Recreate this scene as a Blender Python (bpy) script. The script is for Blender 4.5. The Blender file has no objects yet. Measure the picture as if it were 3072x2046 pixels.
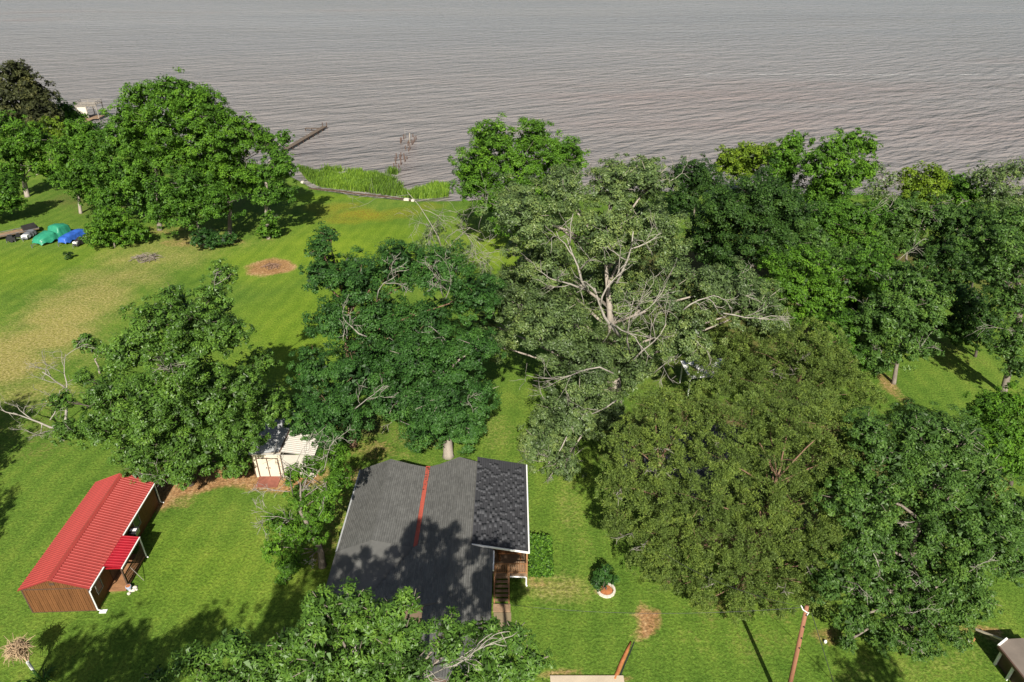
import bpy, math, random
import numpy as np
from mathutils import Vector, Matrix

SC = bpy.context.scene
COL = SC.collection
random.seed(7)
RNG = np.random.default_rng(11)

# ------------------------------------------------------------------ camera, sky, sun, exposure
CAM_H, PITCH = 38.0, math.radians(30.0)
cam_d = bpy.data.cameras.new('camera')
cam_d.sensor_width = 36.0
cam_d.lens = 36.0 * 2049.0 / 3072.0
cam_d.clip_start, cam_d.clip_end = 0.5, 20000.0
cam = bpy.data.objects.new('camera', cam_d)
COL.objects.link(cam)
cam.location = (0, 0, CAM_H)
cam.rotation_euler = (math.radians(60.0), 0, 0)
SC.camera = cam

SUN_EL, SHADOW_AZ = math.radians(40.0), math.radians(-1.5)   # shadows run away from the camera (+Y)
world = bpy.data.worlds.new('World')
SC.world = world
world.use_nodes = True
wn = world.node_tree
sky = wn.nodes.new('ShaderNodeTexSky')
sky.sky_type = 'NISHITA'
sky.sun_disc = False
sky.sun_elevation = SUN_EL
sky.sun_rotation = math.pi + SHADOW_AZ
sky.dust_density = 2.0
bg = wn.nodes['Background']
bg.inputs['Strength'].default_value = 0.05
wn.links.new(sky.outputs[0], bg.inputs[0])

sun_d = bpy.data.lights.new('sun', 'SUN')
sun_d.energy = 5.0
sun_d.angle = math.radians(0.5)
sun_d.color = (1.0, 0.94, 0.84)
sun = bpy.data.objects.new('sun', sun_d)
COL.objects.link(sun)
travel = Vector((math.sin(SHADOW_AZ) * math.cos(SUN_EL), math.cos(SHADOW_AZ) * math.cos(SUN_EL), -math.sin(SUN_EL)))
sun.rotation_euler = travel.to_track_quat('-Z', 'Y').to_euler()
sun.location = (0, -40, 90)

SC.view_settings.view_transform = 'Standard'
SC.view_settings.look = 'None'
SC.view_settings.gamma = 1.0
SC.view_settings.use_curve_mapping = False
SC.view_settings.exposure = 0.62

# ------------------------------------------------------------------ survey helpers: a bearing from the photograph to a place on the site
F = 2049.0
CP, SP = math.cos(PITCH), math.sin(PITCH)
def ray(px, py):
    dx, dy = px - 1536.0, py - 1023.0
    return Vector((dx, F * CP - dy * SP, -(F * SP + dy * CP)))
def at(px, py, z=0.0):
    r = ray(px, py); t = (z - CAM_H) / r.z
    return Vector((r.x * t, r.y * t, z))
def atv(px, py, y):
    r = ray(px, py); t = y / r.y
    return Vector((r.x * t, y, CAM_H + r.z * t))

# ------------------------------------------------------------------ naming helpers
def tag(o, label=None, cat=None, group=None, kind=None):
    if label: o['label'] = label
    if cat: o['category'] = cat
    if group: o['group'] = group
    if kind: o['kind'] = kind
    return o
def thing(name, label, cat, loc=(0, 0, 0), rz=0.0, group=None):
    o = bpy.data.objects.new(name, None)
    COL.objects.link(o)
    o.empty_display_size = 0.3
    o.location = loc
    o.rotation_euler = (0, 0, rz)
    return tag(o, label, cat, group)
def link(name, me, parent=None):
    o = bpy.data.objects.new(name, me)
    COL.objects.link(o)
    if parent is not None: o.parent = parent
    return o
def np_mesh(name, V, Q, mat, attrs=None, smooth=False):
    """V (n,3) and Q (m,4) -> mesh; attrs: per-face float arrays"""
    me = bpy.data.meshes.new(name)
    V = np.ascontiguousarray(V, dtype=np.float32); Q = np.ascontiguousarray(Q, dtype=np.int32)
    k = Q.shape[1]
    me.vertices.add(len(V)); me.vertices.foreach_set('co', V.ravel())
    me.loops.add(Q.size); me.loops.foreach_set('vertex_index', Q.ravel())
    me.polygons.add(len(Q))
    me.polygons.foreach_set('loop_start', np.arange(0, Q.size, k, dtype=np.int32))
    me.polygons.foreach_set('loop_total', np.full(len(Q), k, dtype=np.int32))
    if smooth: me.polygons.foreach_set('use_smooth', np.ones(len(Q), dtype=bool))
    if attrs:
        for n, (dom, a) in attrs.items():
            at_ = me.attributes.new(n, 'FLOAT', dom)
            at_.data.foreach_set('value', np.ascontiguousarray(a, dtype=np.float32))
    me.update(calc_edges=True)
    if mat: me.materials.append(mat)
    return me

class MB:
    """collects solid pieces into one mesh"""
    def __init__(s): s.v = []; s.f = []
    def add(s, vs, fs):
        n = len(s.v); s.v += [tuple(v) for v in vs]; s.f += [tuple(i + n for i in f) for f in fs]; return s
    def box(s, x0, x1, y0, y1, z0, z1):
        return s.add([(x0,y0,z0),(x1,y0,z0),(x1,y1,z0),(x0,y1,z0),(x0,y0,z1),(x1,y0,z1),(x1,y1,z1),(x0,y1,z1)],
                     [(3,2,1,0),(4,5,6,7),(0,1,5,4),(1,2,6,5),(2,3,7,6),(3,0,4,7)])
    def prism(s, poly, thick):
        """poly: 3-D outline seen from above (counter-clockwise); thick downwards"""
        n = len(poly); lo = [(p[0], p[1], p[2] - thick) for p in poly]
        fs = [tuple(range(n)), tuple(range(2 * n - 1, n - 1, -1))]
        for i in range(n):
            j = (i + 1) % n; fs.append((i, i + n, j + n, j))
        return s.add(list(poly) + lo, fs)
    def bar(s, a, b, w, h=None):
        a, b = Vector(a), Vector(b); h = h or w
        d = (b - a).normalized(); up = Vector((0, 0, 1)) if abs(d.z) < .95 else Vector((0, 1, 0))
        x = d.cross(up).normalized() * w / 2; y = x.cross(d).normalized() * h / 2
        vs = [p + q for p in (a, b) for q in (-x - y, x - y, x + y, -x + y)]
        return s.add(vs, [(3,2,1,0),(4,5,6,7),(0,1,5,4),(1,2,6,5),(2,3,7,6),(3,0,4,7)])
    def tube(s, pts, rad, n=6):
        pts = [Vector(p) for p in pts]; m = len(pts); vs = []
        ref = Vector((.31, .95, .1)).normalized()
        for i, p in enumerate(pts):
            d = (pts[min(i + 1, m - 1)] - pts[max(i - 1, 0)])
            d = d.normalized() if d.length > 1e-6 else Vector((0, 0, 1))
            x = d.cross(ref); x = x.normalized() if x.length > 1e-3 else d.cross(Vector((1, 0, 0))).normalized()
            y = d.cross(x)
            r = rad[i] if hasattr(rad, '__len__') else rad
            for k in range(n):
                t = 2 * math.pi * k / n; vs.append(p + (x * math.cos(t) + y * math.sin(t)) * r)
        fs = [(i*n + k, i*n + (k+1) % n, (i+1)*n + (k+1) % n, (i+1)*n + k) for i in range(m - 1) for k in range(n)]
        fs += [tuple(range(n - 1, -1, -1)), tuple((m-1)*n + k for k in range(n))]
        return s.add(vs, fs)
    def mesh(s, name, mat, smooth=False):
        me = bpy.data.meshes.new(name); me.from_pydata(s.v, [], s.f)
        if mat: me.materials.append(mat)
        if smooth: me.polygons.foreach_set('use_smooth', np.ones(len(me.polygons), dtype=bool))
        me.update(); return me
    def build(s, name, mat, parent=None, smooth=False):
        return link(name, s.mesh(name, mat, smooth), parent)

# ------------------------------------------------------------------ materials
class NT:
    def __init__(s, name):
        s.m = bpy.data.materials.new(name); s.m.use_nodes = True
        s.t = s.m.node_tree; s.n = s.t.nodes; s.bsdf = s.n['Principled BSDF']; s.out = s.n['Material Output']
    def node(s, typ, **kw):
        o = s.n.new(typ)
        for k, v in kw.items():
            if k.startswith('i_'):
                key = k[2:]; key = int(key) if key.isdigit() else key.replace('_', ' ')
                o.inputs[key].default_value = v
            else: setattr(o, k, v)
        return o
    def l(s, a, b): s.t.links.new(a, b)
    def coords(s): return s.node('ShaderNodeTexCoord').outputs['Object']
    def noise(s, vec, scale, detail=3.0, rough=.55):
        n = s.node('ShaderNodeTexNoise'); n.inputs['Scale'].default_value = scale
        n.inputs['Detail'].default_value = detail; n.inputs['Roughness'].default_value = rough
        if vec is not None: s.l(vec, n.inputs['Vector'])
        return n.outputs['Fac']
    def mapping(s, vec, scale=(1,1,1), rot=(0,0,0), loc=(0,0,0)):
        m = s.node('ShaderNodeMapping'); m.inputs['Scale'].default_value = scale
        m.inputs['Rotation'].default_value = rot; m.inputs['Location'].default_value = loc
        s.l(vec, m.inputs['Vector']); return m.outputs[0]
    def ramp(s, fac, stops):
        r = s.node('ShaderNodeValToRGB'); e = r.color_ramp.elements
        while len(e) < len(stops): e.new(.5)
        for i, (p, c) in enumerate(stops):
            e[i].position = p; e[i].color = (c[0], c[1], c[2], 1) if hasattr(c, '__len__') else (c, c, c, 1)
        s.l(fac, r.inputs[0]); return r.outputs[0]
    def mix(s, fac, a, b, mode='MIX'):
        m = s.node('ShaderNodeMix', data_type='RGBA', blend_type=mode)
        for inp, v in ((m.inputs[0], fac), (m.inputs[6], a), (m.inputs[7], b)):
            if hasattr(v, 'links'): s.l(v, inp)
            elif hasattr(v, '__len__'): inp.default_value = (v[0], v[1], v[2], 1)
            else: inp.default_value = v
        return m.outputs[2]
    def math(s, op, a, b=None, clamp=False):
        m = s.node('ShaderNodeMath', operation=op, use_clamp=clamp)
        for inp, v in ((m.inputs[0], a), (m.inputs[1], b)):
            if v is None: continue
            if hasattr(v, 'links'): s.l(v, inp)
            else: inp.default_value = v
        return m.outputs[0]
    def attr(s, name): return s.node('ShaderNodeAttribute', attribute_name=name).outputs['Fac']
    def bump(s, h, strength=.3, dist=.05):
        b = s.node('ShaderNodeBump'); b.inputs['Strength'].default_value = strength
        b.inputs['Distance'].default_value = dist; s.l(h, b.inputs['Height'])
        s.l(b.outputs[0], s.bsdf.inputs['Normal']); return b
    def base(s, c):
        if hasattr(c, 'links'): s.l(c, s.bsdf.inputs['Base Color'])
        else: s.bsdf.inputs['Base Color'].default_value = (c[0], c[1], c[2], 1)
        return s
    def rough(s, r, spec=None):
        s.bsdf.inputs['Roughness'].default_value = r
        if spec is not None: s.bsdf.inputs['Specular IOR Level'].default_value = spec
        return s

def weathered(name, c, var=.35, scale=2.0, rough=.7, spec=.3, metal=0.0, stretch=(1,1,1), fine=18.0, bump=.15):
    t = NT(name); v = t.mapping(t.coords(), stretch)
    n1 = t.noise(v, scale, 4); n2 = t.noise(v, fine, 3)
    f = t.math('ADD', t.math('MULTIPLY', n1, .6), t.math('MULTIPLY', n2, .4))
    t.base(t.ramp(f, [(.3, [x * (1 - var) for x in c]), (.7, [min(1, x * (1 + var)) for x in c])]))
    t.rough(rough, spec); t.bsdf.inputs['Metallic'].default_value = metal
    t.bump(n2, bump, .02)
    return t.m

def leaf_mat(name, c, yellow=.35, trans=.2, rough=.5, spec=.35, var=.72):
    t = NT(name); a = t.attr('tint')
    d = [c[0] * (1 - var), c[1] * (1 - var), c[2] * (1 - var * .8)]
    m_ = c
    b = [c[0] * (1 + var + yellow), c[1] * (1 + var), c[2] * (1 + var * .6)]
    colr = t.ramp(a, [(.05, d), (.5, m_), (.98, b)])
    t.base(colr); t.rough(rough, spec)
    tr = t.node('ShaderNodeBsdfTranslucent')
    t.l(t.mix(1.0, colr, (1.25, 1.35, .55), 'MULTIPLY'), tr.inputs['Color'])
    mx = t.node('ShaderNodeMixShader'); mx.inputs[0].default_value = trans
    t.l(t.bsdf.outputs[0], mx.inputs[1]); t.l(tr.outputs[0], mx.inputs[2]); t.l(mx.outputs[0], t.out.inputs[0])
    return t.m

LEAF = {
    'bright': leaf_mat('leaf_bright', (.074, .172, .016), spec=.15),
    'mid':    leaf_mat('leaf_mid', (.062, .150, .016), spec=.18),
    'deep':   leaf_mat('leaf_deep', (.038, .105, .020), spec=.22),
    'dark':   leaf_mat('leaf_dark', (.036, .084, .016), spec=.18),
    'pale':   leaf_mat('leaf_pale', (.108, .170, .052), yellow=.4, rough=.45, spec=.35, var=.6),
    'gloss':  leaf_mat('leaf_glossy', (.078, .165, .024), rough=.42, spec=.3, var=.65),
    'yellow': leaf_mat('leaf_yellow', (.110, .185, .016), spec=.15),
    'pine':   leaf_mat('needle', (.108, .165, .034), yellow=.25, trans=.15, var=.6, spec=.15),
    'oak':    leaf_mat('leaf_oak', (.066, .138, .026), var=.6, rough=.45, spec=.22),
    'olive':  leaf_mat('leaf_olive', (.056, .066, .024), trans=.15, spec=.15),
    'dry':    leaf_mat('leaf_dry', (.30, .22, .12), yellow=.1, trans=.1),
    'reed':   leaf_mat('reed_blade', (.135, .245, .030), trans=.35),
    'white':  leaf_mat('white_petal', (.62, .62, .58), yellow=0, trans=.2, var=.2),
}
BARK = {
    'grey':  weathered('bark_grey', (.21, .18, .15), .4, 1.5, .9, .1, stretch=(2, 2, .5), fine=9),
    'pale':  weathered('bark_pale', (.32, .28, .235), .3, 1.5, .9, .1, stretch=(2, 2, .5), fine=9),
    'red':   weathered('bark_red', (.20, .125, .085), .4, 1.5, .9, .1, stretch=(2, 2, .5), fine=9),
    'dark':  weathered('bark_dark', (.10, .085, .07), .4, 1.5, .9, .1, stretch=(2, 2, .5), fine=9),
    'dead':  weathered('bark_dead', (.31, .285, .245), .3, 2.0, .9, .1, stretch=(2, 2, .5), fine=9),
}
M = {
    'white': weathered('white_paint', (.78, .78, .76), .08, 1.2, .5, .4),
    'cream': weathered('cream_metal', (.66, .58, .46), .12, .8, .55, .4),
    'brown_trim': weathered('brown_trim', (.09, .055, .04), .3, 2, .6, .3),
    'cedar': weathered('stained_board', (.155, .066, .025), .35, 1.2, .65, .3, stretch=(3, 3, .35), fine=14),
    'deckwood': weathered('deck_wood', (.30, .155, .075), .4, 1.6, .75, .2, stretch=(.6, 3, 3), fine=12),
    'oldwood': weathered('old_wood', (.25, .17, .105), .45, 1.6, .8, .2, stretch=(1, 1, 1), fine=12),
    'rustpole': weathered('pole_wood', (.27, .125, .075), .35, 1.3, .8, .2, stretch=(5, 5, .4), fine=10),
    'wetwood': weathered('wet_wood', (.125, .098, .075), .4, 1.6, .8, .2, fine=12),
    'greywood': weathered('grey_wood', (.30, .27, .23), .35, 1.6, .85, .2),
    'redmetal': weathered('red_metal', (.34, .050, .042), .14, .5, .42, .5, fine=4, bump=.02),
    'redbright': weathered('red_metal_porch', (.33, .012, .022), .12, .5, .35, .5, fine=4, bump=.02),
    'greymetal': weathered('grey_metal', (.36, .37, .37), .2, .7, .5, .5, fine=5, bump=.03),
    'whitemetal': weathered('white_metal', (.50, .47, .42), .12, .7, .5, .4, fine=5, bump=.03),
    'flash': weathered('valley_metal', (.36, .078, .052), .35, .9, .5, .4, stretch=(1, .4, 1)),
    'black': weathered('black_plastic', (.025, .025, .028), .3, 3, .45, .5),
    'steel': weathered('steel', (.32, .32, .33), .2, 2, .4, .5, metal=.6),
    'glass': NT('window_glass').base((.03, .04, .045)).rough(.08, .6).m,
    'concrete': weathered('concrete', (.48, .40, .30), .15, .8, .85, .2, fine=10),
    'stone': weathered('pale_stone', (.60, .55, .47), .2, 3, .85, .2),
    'soil': weathered('orange_soil', (.38, .15, .06), .4, 1.4, .95, .05, fine=7, bump=.5),
    'clay': weathered('clay_floor', (.22, .085, .06), .3, 1.4, .9, .1, fine=7),
    'green_tarp': weathered('green_tarp', (.028, .235, .135), .25, .9, .42, .4, fine=4, bump=.2),
    'blue_tarp': weathered('blue_tarp', (.03, .105, .42), .25, .9, .42, .4, fine=4, bump=.2),
    'grey_tarp': weathered('grey_tarp', (.12, .13, .14), .3, .9, .5, .4, fine=4, bump=.2),
    'dark_tarp': weathered('dark_tarp', (.03, .027, .027), .3, .9, .5, .4, fine=4, bump=.2),
    'wire': NT('cable').base((.05, .05, .05)).rough(.6).m,
    'plaster': weathered('brown_siding', (.15, .105, .075), .2, 1, .7, .3),
}
def shingle_mat(name, c, var):
    t = NT(name); v = t.coords(); a = t.attr('tint')
    n = t.noise(v, 1.1, 4); n2 = t.noise(v, 40, 2)
    f = t.math('ADD', t.math('MULTIPLY', a, .28), t.math('ADD', t.math('MULTIPLY', n, .5), t.math('MULTIPLY', n2, .15)))
    t.base(t.ramp(f, [(.2, [x * (1 - var) for x in c]), (.8, [x * (1 + var) for x in c])])); t.rough(.85, .3)
    t.bump(n2, .3, .01); return t.m
M['shingle_old'] = shingle_mat('shingle_old', (.128, .128, .120), .3)
M['shingle_dark'] = shingle_mat('shingle_dark', (.044, .045, .050), .18)
M['shingle_light'] = shingle_mat('shingle_light', (.062, .064, .070), .25)
M['shingle_tan'] = shingle_mat('shingle_tan', (.21, .175, .145), .3)

# ------------------------------------------------------------------ ground
SHORE = [(-400, 205), (-230, 178), (-150, 172), (-106, 166), (-75, 150), (-48, 137), (-36, 122), (-28, 118.5), (-17, 115.2), (-8, 115.5),
         (5, 118), (25, 121), (60, 119), (100, 117), (160, 112), (400, 100)]
SX, SY = np.array([p[0] for p in SHORE], float), np.array([p[1] for p in SHORE], float)
def shore(x): return np.interp(x, SX, SY)

def wob(x, y, s, ph):
    return (np.sin(x / s + ph) * np.cos(y / s * 1.3 - ph * 1.7) + .6 * np.sin(x / s * 2.3 + 2.1 * ph + y / s * 1.9) + .35 * np.cos(x / s * 4.7 - y / s * 4.1 + ph))
PATCH = {'dry': [], 'dirt': [], 'sedge': [], 'lush': [], 'litter': []}
def patch(kind, px, py, rx, ry, k=1.0, rot=0.0):
    p = at(px, py); PATCH[kind].append((p.x, p.y, rx, ry, k, rot))
for a in [(10, 1085, 7, 4.5, 1.25), (100, 1020, 6, 4.5, 1.2), (190, 950, 6.5, 4.5, 1.1), (280, 890, 6.5, 5, 1.0), (370, 830, 7, 5, .9), (470, 775, 8, 5, .85), (560, 760, 8, 5, .6),
          (330, 1000, 5, 4, .4), (700, 740, 6, 4, .45), (60, 1180, 7, 3, .8), (600, 700, 6, 4, .7), (520, 740, 9, 4, .7),
          (800, 800, 4, 3, .5), (130, 1330, 4, 2, .35), (1700, 1520, 1.2, 6, .5), (1660, 1760, 2.5, 1.2, .9), (1240, 1320, 3, 1.5, .7), (1480, 1290, 2.5, 5, .45),
          (2080, 1950, 8, 3, .28), (1760, 1600, 1.2, 5, .35), (2900, 1950, 4, 3, .4), (1430, 690, 4, 6, .4), (2000, 2000, 6, 2, .2), (2720, 2000, 5, 2, .4), (760, 1640, 5, 5, .22)]: patch('dry', *a)
for a in [(805, 800, 3.2, 3.0, 1.3), (480, 690, 6, 2.2, .7), (580, 725, 7, 2.6, .75), (560, 1440, 6, 1.8, 1.3), (700, 1430, 3, 1.2, 1.2), (850, 1440, 4, 1.4, 1.3), (495, 1480, 1.2, 2.8, 1.2), (520, 1515, 2.2, .8, .75),
          (1000, 1430, 2.5, 1.6, .8), (760, 1450, 4, 1.0, .9), (690, 1500, 2, .8, .35), (1100, 1350, 3, 1.6, .7), (1010, 1560, 1.3, 5, .65), (960, 1660, 1.3, 2.6, .75), (1190, 1370, 5, 1.5, .55),
          (1590, 1745, 1.7, .7, .8), (1930, 1790, .35, .9, .75), (1950, 1850, .5, 1.3, 1.25), (1940, 1890, 1.0, .5, 1.25), (1880, 1905, .7, .4, .6), (1985, 1885, .5, .9, .5),
          (2000, 1960, .5, 1.2, .4), (1892, 1850, .3, .6, .5), (1820, 1770, .9, .7, .8), (1740, 2030, 4, .4, .9), (1850, 2030, .7, .6, 1.0), (1892, 1960, .5, .8, .6), (2160, 1800, 1.0, 1.6, .7), (2350, 1850, 1.6, .8, .6),
          (2480, 1910, 1.3, 1.0, .9), (2620, 1800, 4, 2, .55), (2660, 1150, 1.0, 3, .9), (2710, 1200, 1.2, 1.6, .8), (2900, 1885, 1.3, .7, .8), (2960, 1900, 1.3, .6, 1.0), (3000, 1470, 1.5, 2.5, .8), (280, 1835, 1.0, .7, .5),
          (330, 1770, 1.8, .7, .6), (440, 1670, .8, .8, .5), (800, 720, 1.8, .8, .7), (300, 1825, .7, .5, .8), (600, 640, 3, 2, .6)]: patch('dirt', *a)
for a in [(1010, 620, 5, 3.5, .8), (1090, 645, 6, 3.2, 1.0), (1020, 660, 5, 2.5, .8), (1180, 640, 5, 3.5, .75), (1280, 620, 4, 3, .6), (950, 620, 3, 3, .6)]: patch('sedge', *a)
for a in [(1000, 760, 12, 9, .9), (1100, 700, 9, 5, .8), (60, 800, 9, 6, .6), (900, 980, 6, 12, .7), (1510, 760, 6, 9, .8), (700, 1700, 9, 4, .3), (1000, 590, 8, 2, .8)]: patch('lush', *a)
for a in [(2850, 850, 10, 8, .45), (2500, 800, 30, 18, .7), (2200, 900, 20, 20, .6), (2150, 1400, 9, 12, .75), (2500, 1400, 9, 12, .7), (500, 1400, 6, 3, .5), (400, 600, 25, 8, .5), (30, 1300, 8, 6, .35), (1060, 1280, 4, 3, .6)]: patch('litter', *a)

def ground_grid(xs, ts, y0):
    X = np.repeat(xs[:, None], len(ts), 1); Y = y0 + (shore(xs)[:, None] - y0) * ts[None, :]
    Z = np.zeros_like(X)
    d = shore(xs)[:, None] - Y
    Z -= np.where(d < 1.5, .55 * (1 - d / 1.5) ** 1.5, 0)        # the lawn's lip at the water
    V = np.stack([X, Y, Z], -1).reshape(-1, 3)
    nx, ny = len(xs), len(ts)
    i = np.arange(nx - 1)[:, None] * ny + np.arange(ny - 1)[None, :]
    Q = np.stack([i, i + ny, i + ny + 1, i + 1], -1).reshape(-1, 4)
    return V, Q
xs = np.unique(np.concatenate([np.linspace(-400, -130, 40), np.arange(-130, 130, .9), np.linspace(130, 400, 40)]))
ts = np.unique(np.concatenate([np.linspace(0, .28, 30), np.linspace(.28, 1, 175)]))
GV, GQ = ground_grid(xs, ts, -60.0)
gx, gy = GV[:, 0], GV[:, 1]
gat = {}
for kind, lst in PATCH.items():
    a = np.zeros(len(GV))
    for (cx, cy, rx, ry, k, rot) in lst:
        w = .22 * wob(gx, gy, 1.4 + .35 * rx, cx)
        d = np.sqrt(((gx - cx) / rx) ** 2 + ((gy - cy) / ry) ** 2) + w
        soft = .35 if kind == 'dirt' else .6
        a = np.maximum(a, k * np.clip((1.0 + soft - d) / (2 * soft), 0, 1))
    gat[kind] = ('POINT', a)

t = NT('lawn'); v = t.coords()
n_big = t.noise(v, .07, 4); n_mid = t.noise(v, .45, 4, .6); n_f = t.noise(v, 3.2, 4, .7); n_ff = t.noise(v, 5.5, 3, .75)
sw = t.node('ShaderNodeTexWave', wave_type='BANDS', bands_direction='X'); t.l(t.mapping(v, (1, 1, 1), (0, 0, .12)), sw.inputs['Vector'])
sw.inputs['Scale'].default_value = .16; sw.inputs['Distortion'].default_value = 5.0; sw.inputs['Detail'].default_value = 3; sw.inputs['Detail Scale'].default_value = .6
f = t.math('ADD', t.math('MULTIPLY', n_big, .3), t.math('ADD', t.math('MULTIPLY', n_mid, .26), t.math('ADD', t.math('MULTIPLY', n_f, .28), t.math('MULTIPLY', sw.outputs['Fac'], .05))))
grass = t.ramp(f, [(.34, (.064, .126, .016)), (.44, (.096, .166, .022)), (.52, (.132, .196, .028)), (.62, (.190, .226, .046))])
grass = t.mix(t.math('MULTIPLY', t.attr('lush'), .75), grass, t.ramp(f, [(.36, (.125, .205, .012)), (.60, (.225, .300, .022))]))
brk = t.math('ADD', t.math('MULTIPLY', n_f, .85), t.math('ADD', t.math('MULTIPLY', n_mid, .5), -.08))
def mask(attr, gain, lo):
    q = t.math('SUBTRACT', t.math('ADD', t.math('MULTIPLY', t.attr(attr), 1.0), brk), lo)
    return t.math('MULTIPLY', q, gain, clamp=True)
drycol = t.ramp(n_f, [(.36, (.235, .19, .050)), (.5, (.34, .265, .095)), (.64, (.46, .36, .17))])
dirtcol = t.ramp(t.math('ADD', t.math('MULTIPLY', n_f, .6), t.math('MULTIPLY', n_mid, .4)), [(.36, (.20, .10, .045)), (.5, (.32, .165, .080)), (.64, (.46, .30, .165))])
littercol = t.ramp(n_f, [(.3, (.055, .04, .022)), (.7, (.16, .10, .055))])
sedgecol = t.ramp(n_f, [(.38, (.23, .10, .014)), (.5, (.23, .19, .018)), (.6, (.22, .26, .02))])
col = t.mix(t.math('MULTIPLY', mask('dry', 1.25, .95), .66), grass, drycol)
col = t.mix(t.math('MULTIPLY', mask('sedge', 1.5, .95), .7), col, sedgecol)
col = t.mix(t.math('MULTIPLY', mask('litter', 2.2, .9), .8), col, littercol)
col = t.mix(t.math('MULTIPLY', mask('dirt', 1.9, 1.16), .88), col, dirtcol)
col = t.mix(1.0, col, t.ramp(n_ff, [(.36, .66), (.5, 1.0), (.64, 1.36)]), 'MULTIPLY')
t.base(col); t.rough(.95, .08)
t.bump(t.math('ADD', n_ff, t.math('MULTIPLY', n_f, .8)), .9, .09)
lawn = link('lawn', np_mesh('lawn', GV, GQ, t.m, gat, True)); tag(lawn, kind='structure')
lawn['label'] = 'mown lakeside lawn with yellow dry bands and orange bare soil'

# shore bank below the lawn's lip, going down under the water
bx = np.linspace(-400, 400, 400); by = shore(bx)
BV = np.concatenate([np.stack([bx, by, np.full_like(bx, -.55)], 1), np.stack([bx, by + 5, np.full_like(bx, -2.0)], 1)])
i = np.arange(len(bx) - 1)
bank = link('shore_bank', np_mesh('shore_bank', BV, np.stack([i, i + 1, i + 1 + len(bx), i + len(bx)], 1), weathered('mud', (.13, .095, .065), .4, 1, .8, .3), None, True)); tag(bank, kind='structure')

# ------------------------------------------------------------------ lake
t = NT('lake_water'); v = t.coords()
def turned(deg, sx, sy): return t.mapping(t.mapping(v, (1, 1, 1), (0, 0, math.radians(-deg))), (sx, sy, 1))
wv = turned(33, .12, .42)
wv2 = turned(22, .30, .95)
wv3 = turned(20, .015, .07)
h1, h2, h3 = t.noise(wv, 1.0, 3, .5), t.noise(wv2, 1.0, 4, .6), t.noise(wv3, 1.0, 2)
gust = t.noise(t.mapping(v, (.0035, .012, 1), (0, 0, .1)), 1.0, 4)
h4 = t.noise(turned(12, .035, .15), 1.0, 4, .6)
hh = t.math('ADD', t.math('ADD', t.math('MULTIPLY', h4, .9), t.math('MULTIPLY', h1, 1.0)), t.math('ADD', t.math('MULTIPLY', h2, .26), t.math('MULTIPLY', h3, .35)))
t.bump(hh, 1.0, 2.1)
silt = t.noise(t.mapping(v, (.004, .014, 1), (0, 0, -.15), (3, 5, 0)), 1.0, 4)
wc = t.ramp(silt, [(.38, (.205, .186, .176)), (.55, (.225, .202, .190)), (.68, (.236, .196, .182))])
sp = t.node('ShaderNodeSeparateXYZ'); t.l(v, sp.inputs[0])
fl = t.math('ABSOLUTE', t.math('SUBTRACT', sp.outputs[1], t.math('ADD', 247.0, t.math('MULTIPLY', t.noise(t.mapping(v, (.02, 0, 0)), 1.0, 4), 10.0))))
fm = t.math('MULTIPLY', t.math('LESS_THAN', fl, .9), t.math('MULTIPLY', t.math('GREATER_THAN', sp.outputs[0], 60.0), t.math('GREATER_THAN', t.noise(t.mapping(v, (.12, .6, 1)), 1.0, 4), .5)))
chop = t.math('GREATER_THAN', t.noise(t.mapping(v, (.10, .5, 1), (0, 0, -.3)), 1.0, 5, .62), .735)
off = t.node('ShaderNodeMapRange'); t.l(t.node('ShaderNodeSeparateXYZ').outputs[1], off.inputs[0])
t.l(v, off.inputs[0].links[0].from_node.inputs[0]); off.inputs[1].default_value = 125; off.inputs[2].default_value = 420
wc = t.mix(off.outputs[0], wc, t.ramp(silt, [(.38, (.240, .240, .246)), (.6, (.265, .260, .260)), (.7, (.25, .220, .212))]))  # far water greyer: grazing sky reflection painted into the colour; browner silt near shore
wc = t.mix(t.math('MAXIMUM', t.math('MULTIPLY', fm, .5), t.math('MULTIPLY', chop, .35)), wc, (.55, .54, .53))
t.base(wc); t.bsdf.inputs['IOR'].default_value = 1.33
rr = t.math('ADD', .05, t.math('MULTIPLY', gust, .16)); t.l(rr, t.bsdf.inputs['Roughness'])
wx = np.unique(np.concatenate([np.linspace(-6000, -450, 8), np.linspace(-450, 450, 60), np.linspace(450, 6000, 8)])); wt = np.array([60., 100, 130, 170, 230, 320, 460, 700, 1200, 2500, 5000, 9000])
WX, WY = np.meshgrid(wx, wt, indexing='ij')
WV = np.stack([WX, WY, np.full_like(WX, -.5)], -1).reshape(-1, 3)
i = np.arange(len(wx) - 1)[:, None] * len(wt) + np.arange(len(wt) - 1)[None, :]
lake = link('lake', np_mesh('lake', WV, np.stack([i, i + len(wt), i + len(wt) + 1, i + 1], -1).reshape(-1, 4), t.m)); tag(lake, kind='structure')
lake['label'] = 'wide rippled grey brown lake'

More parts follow.
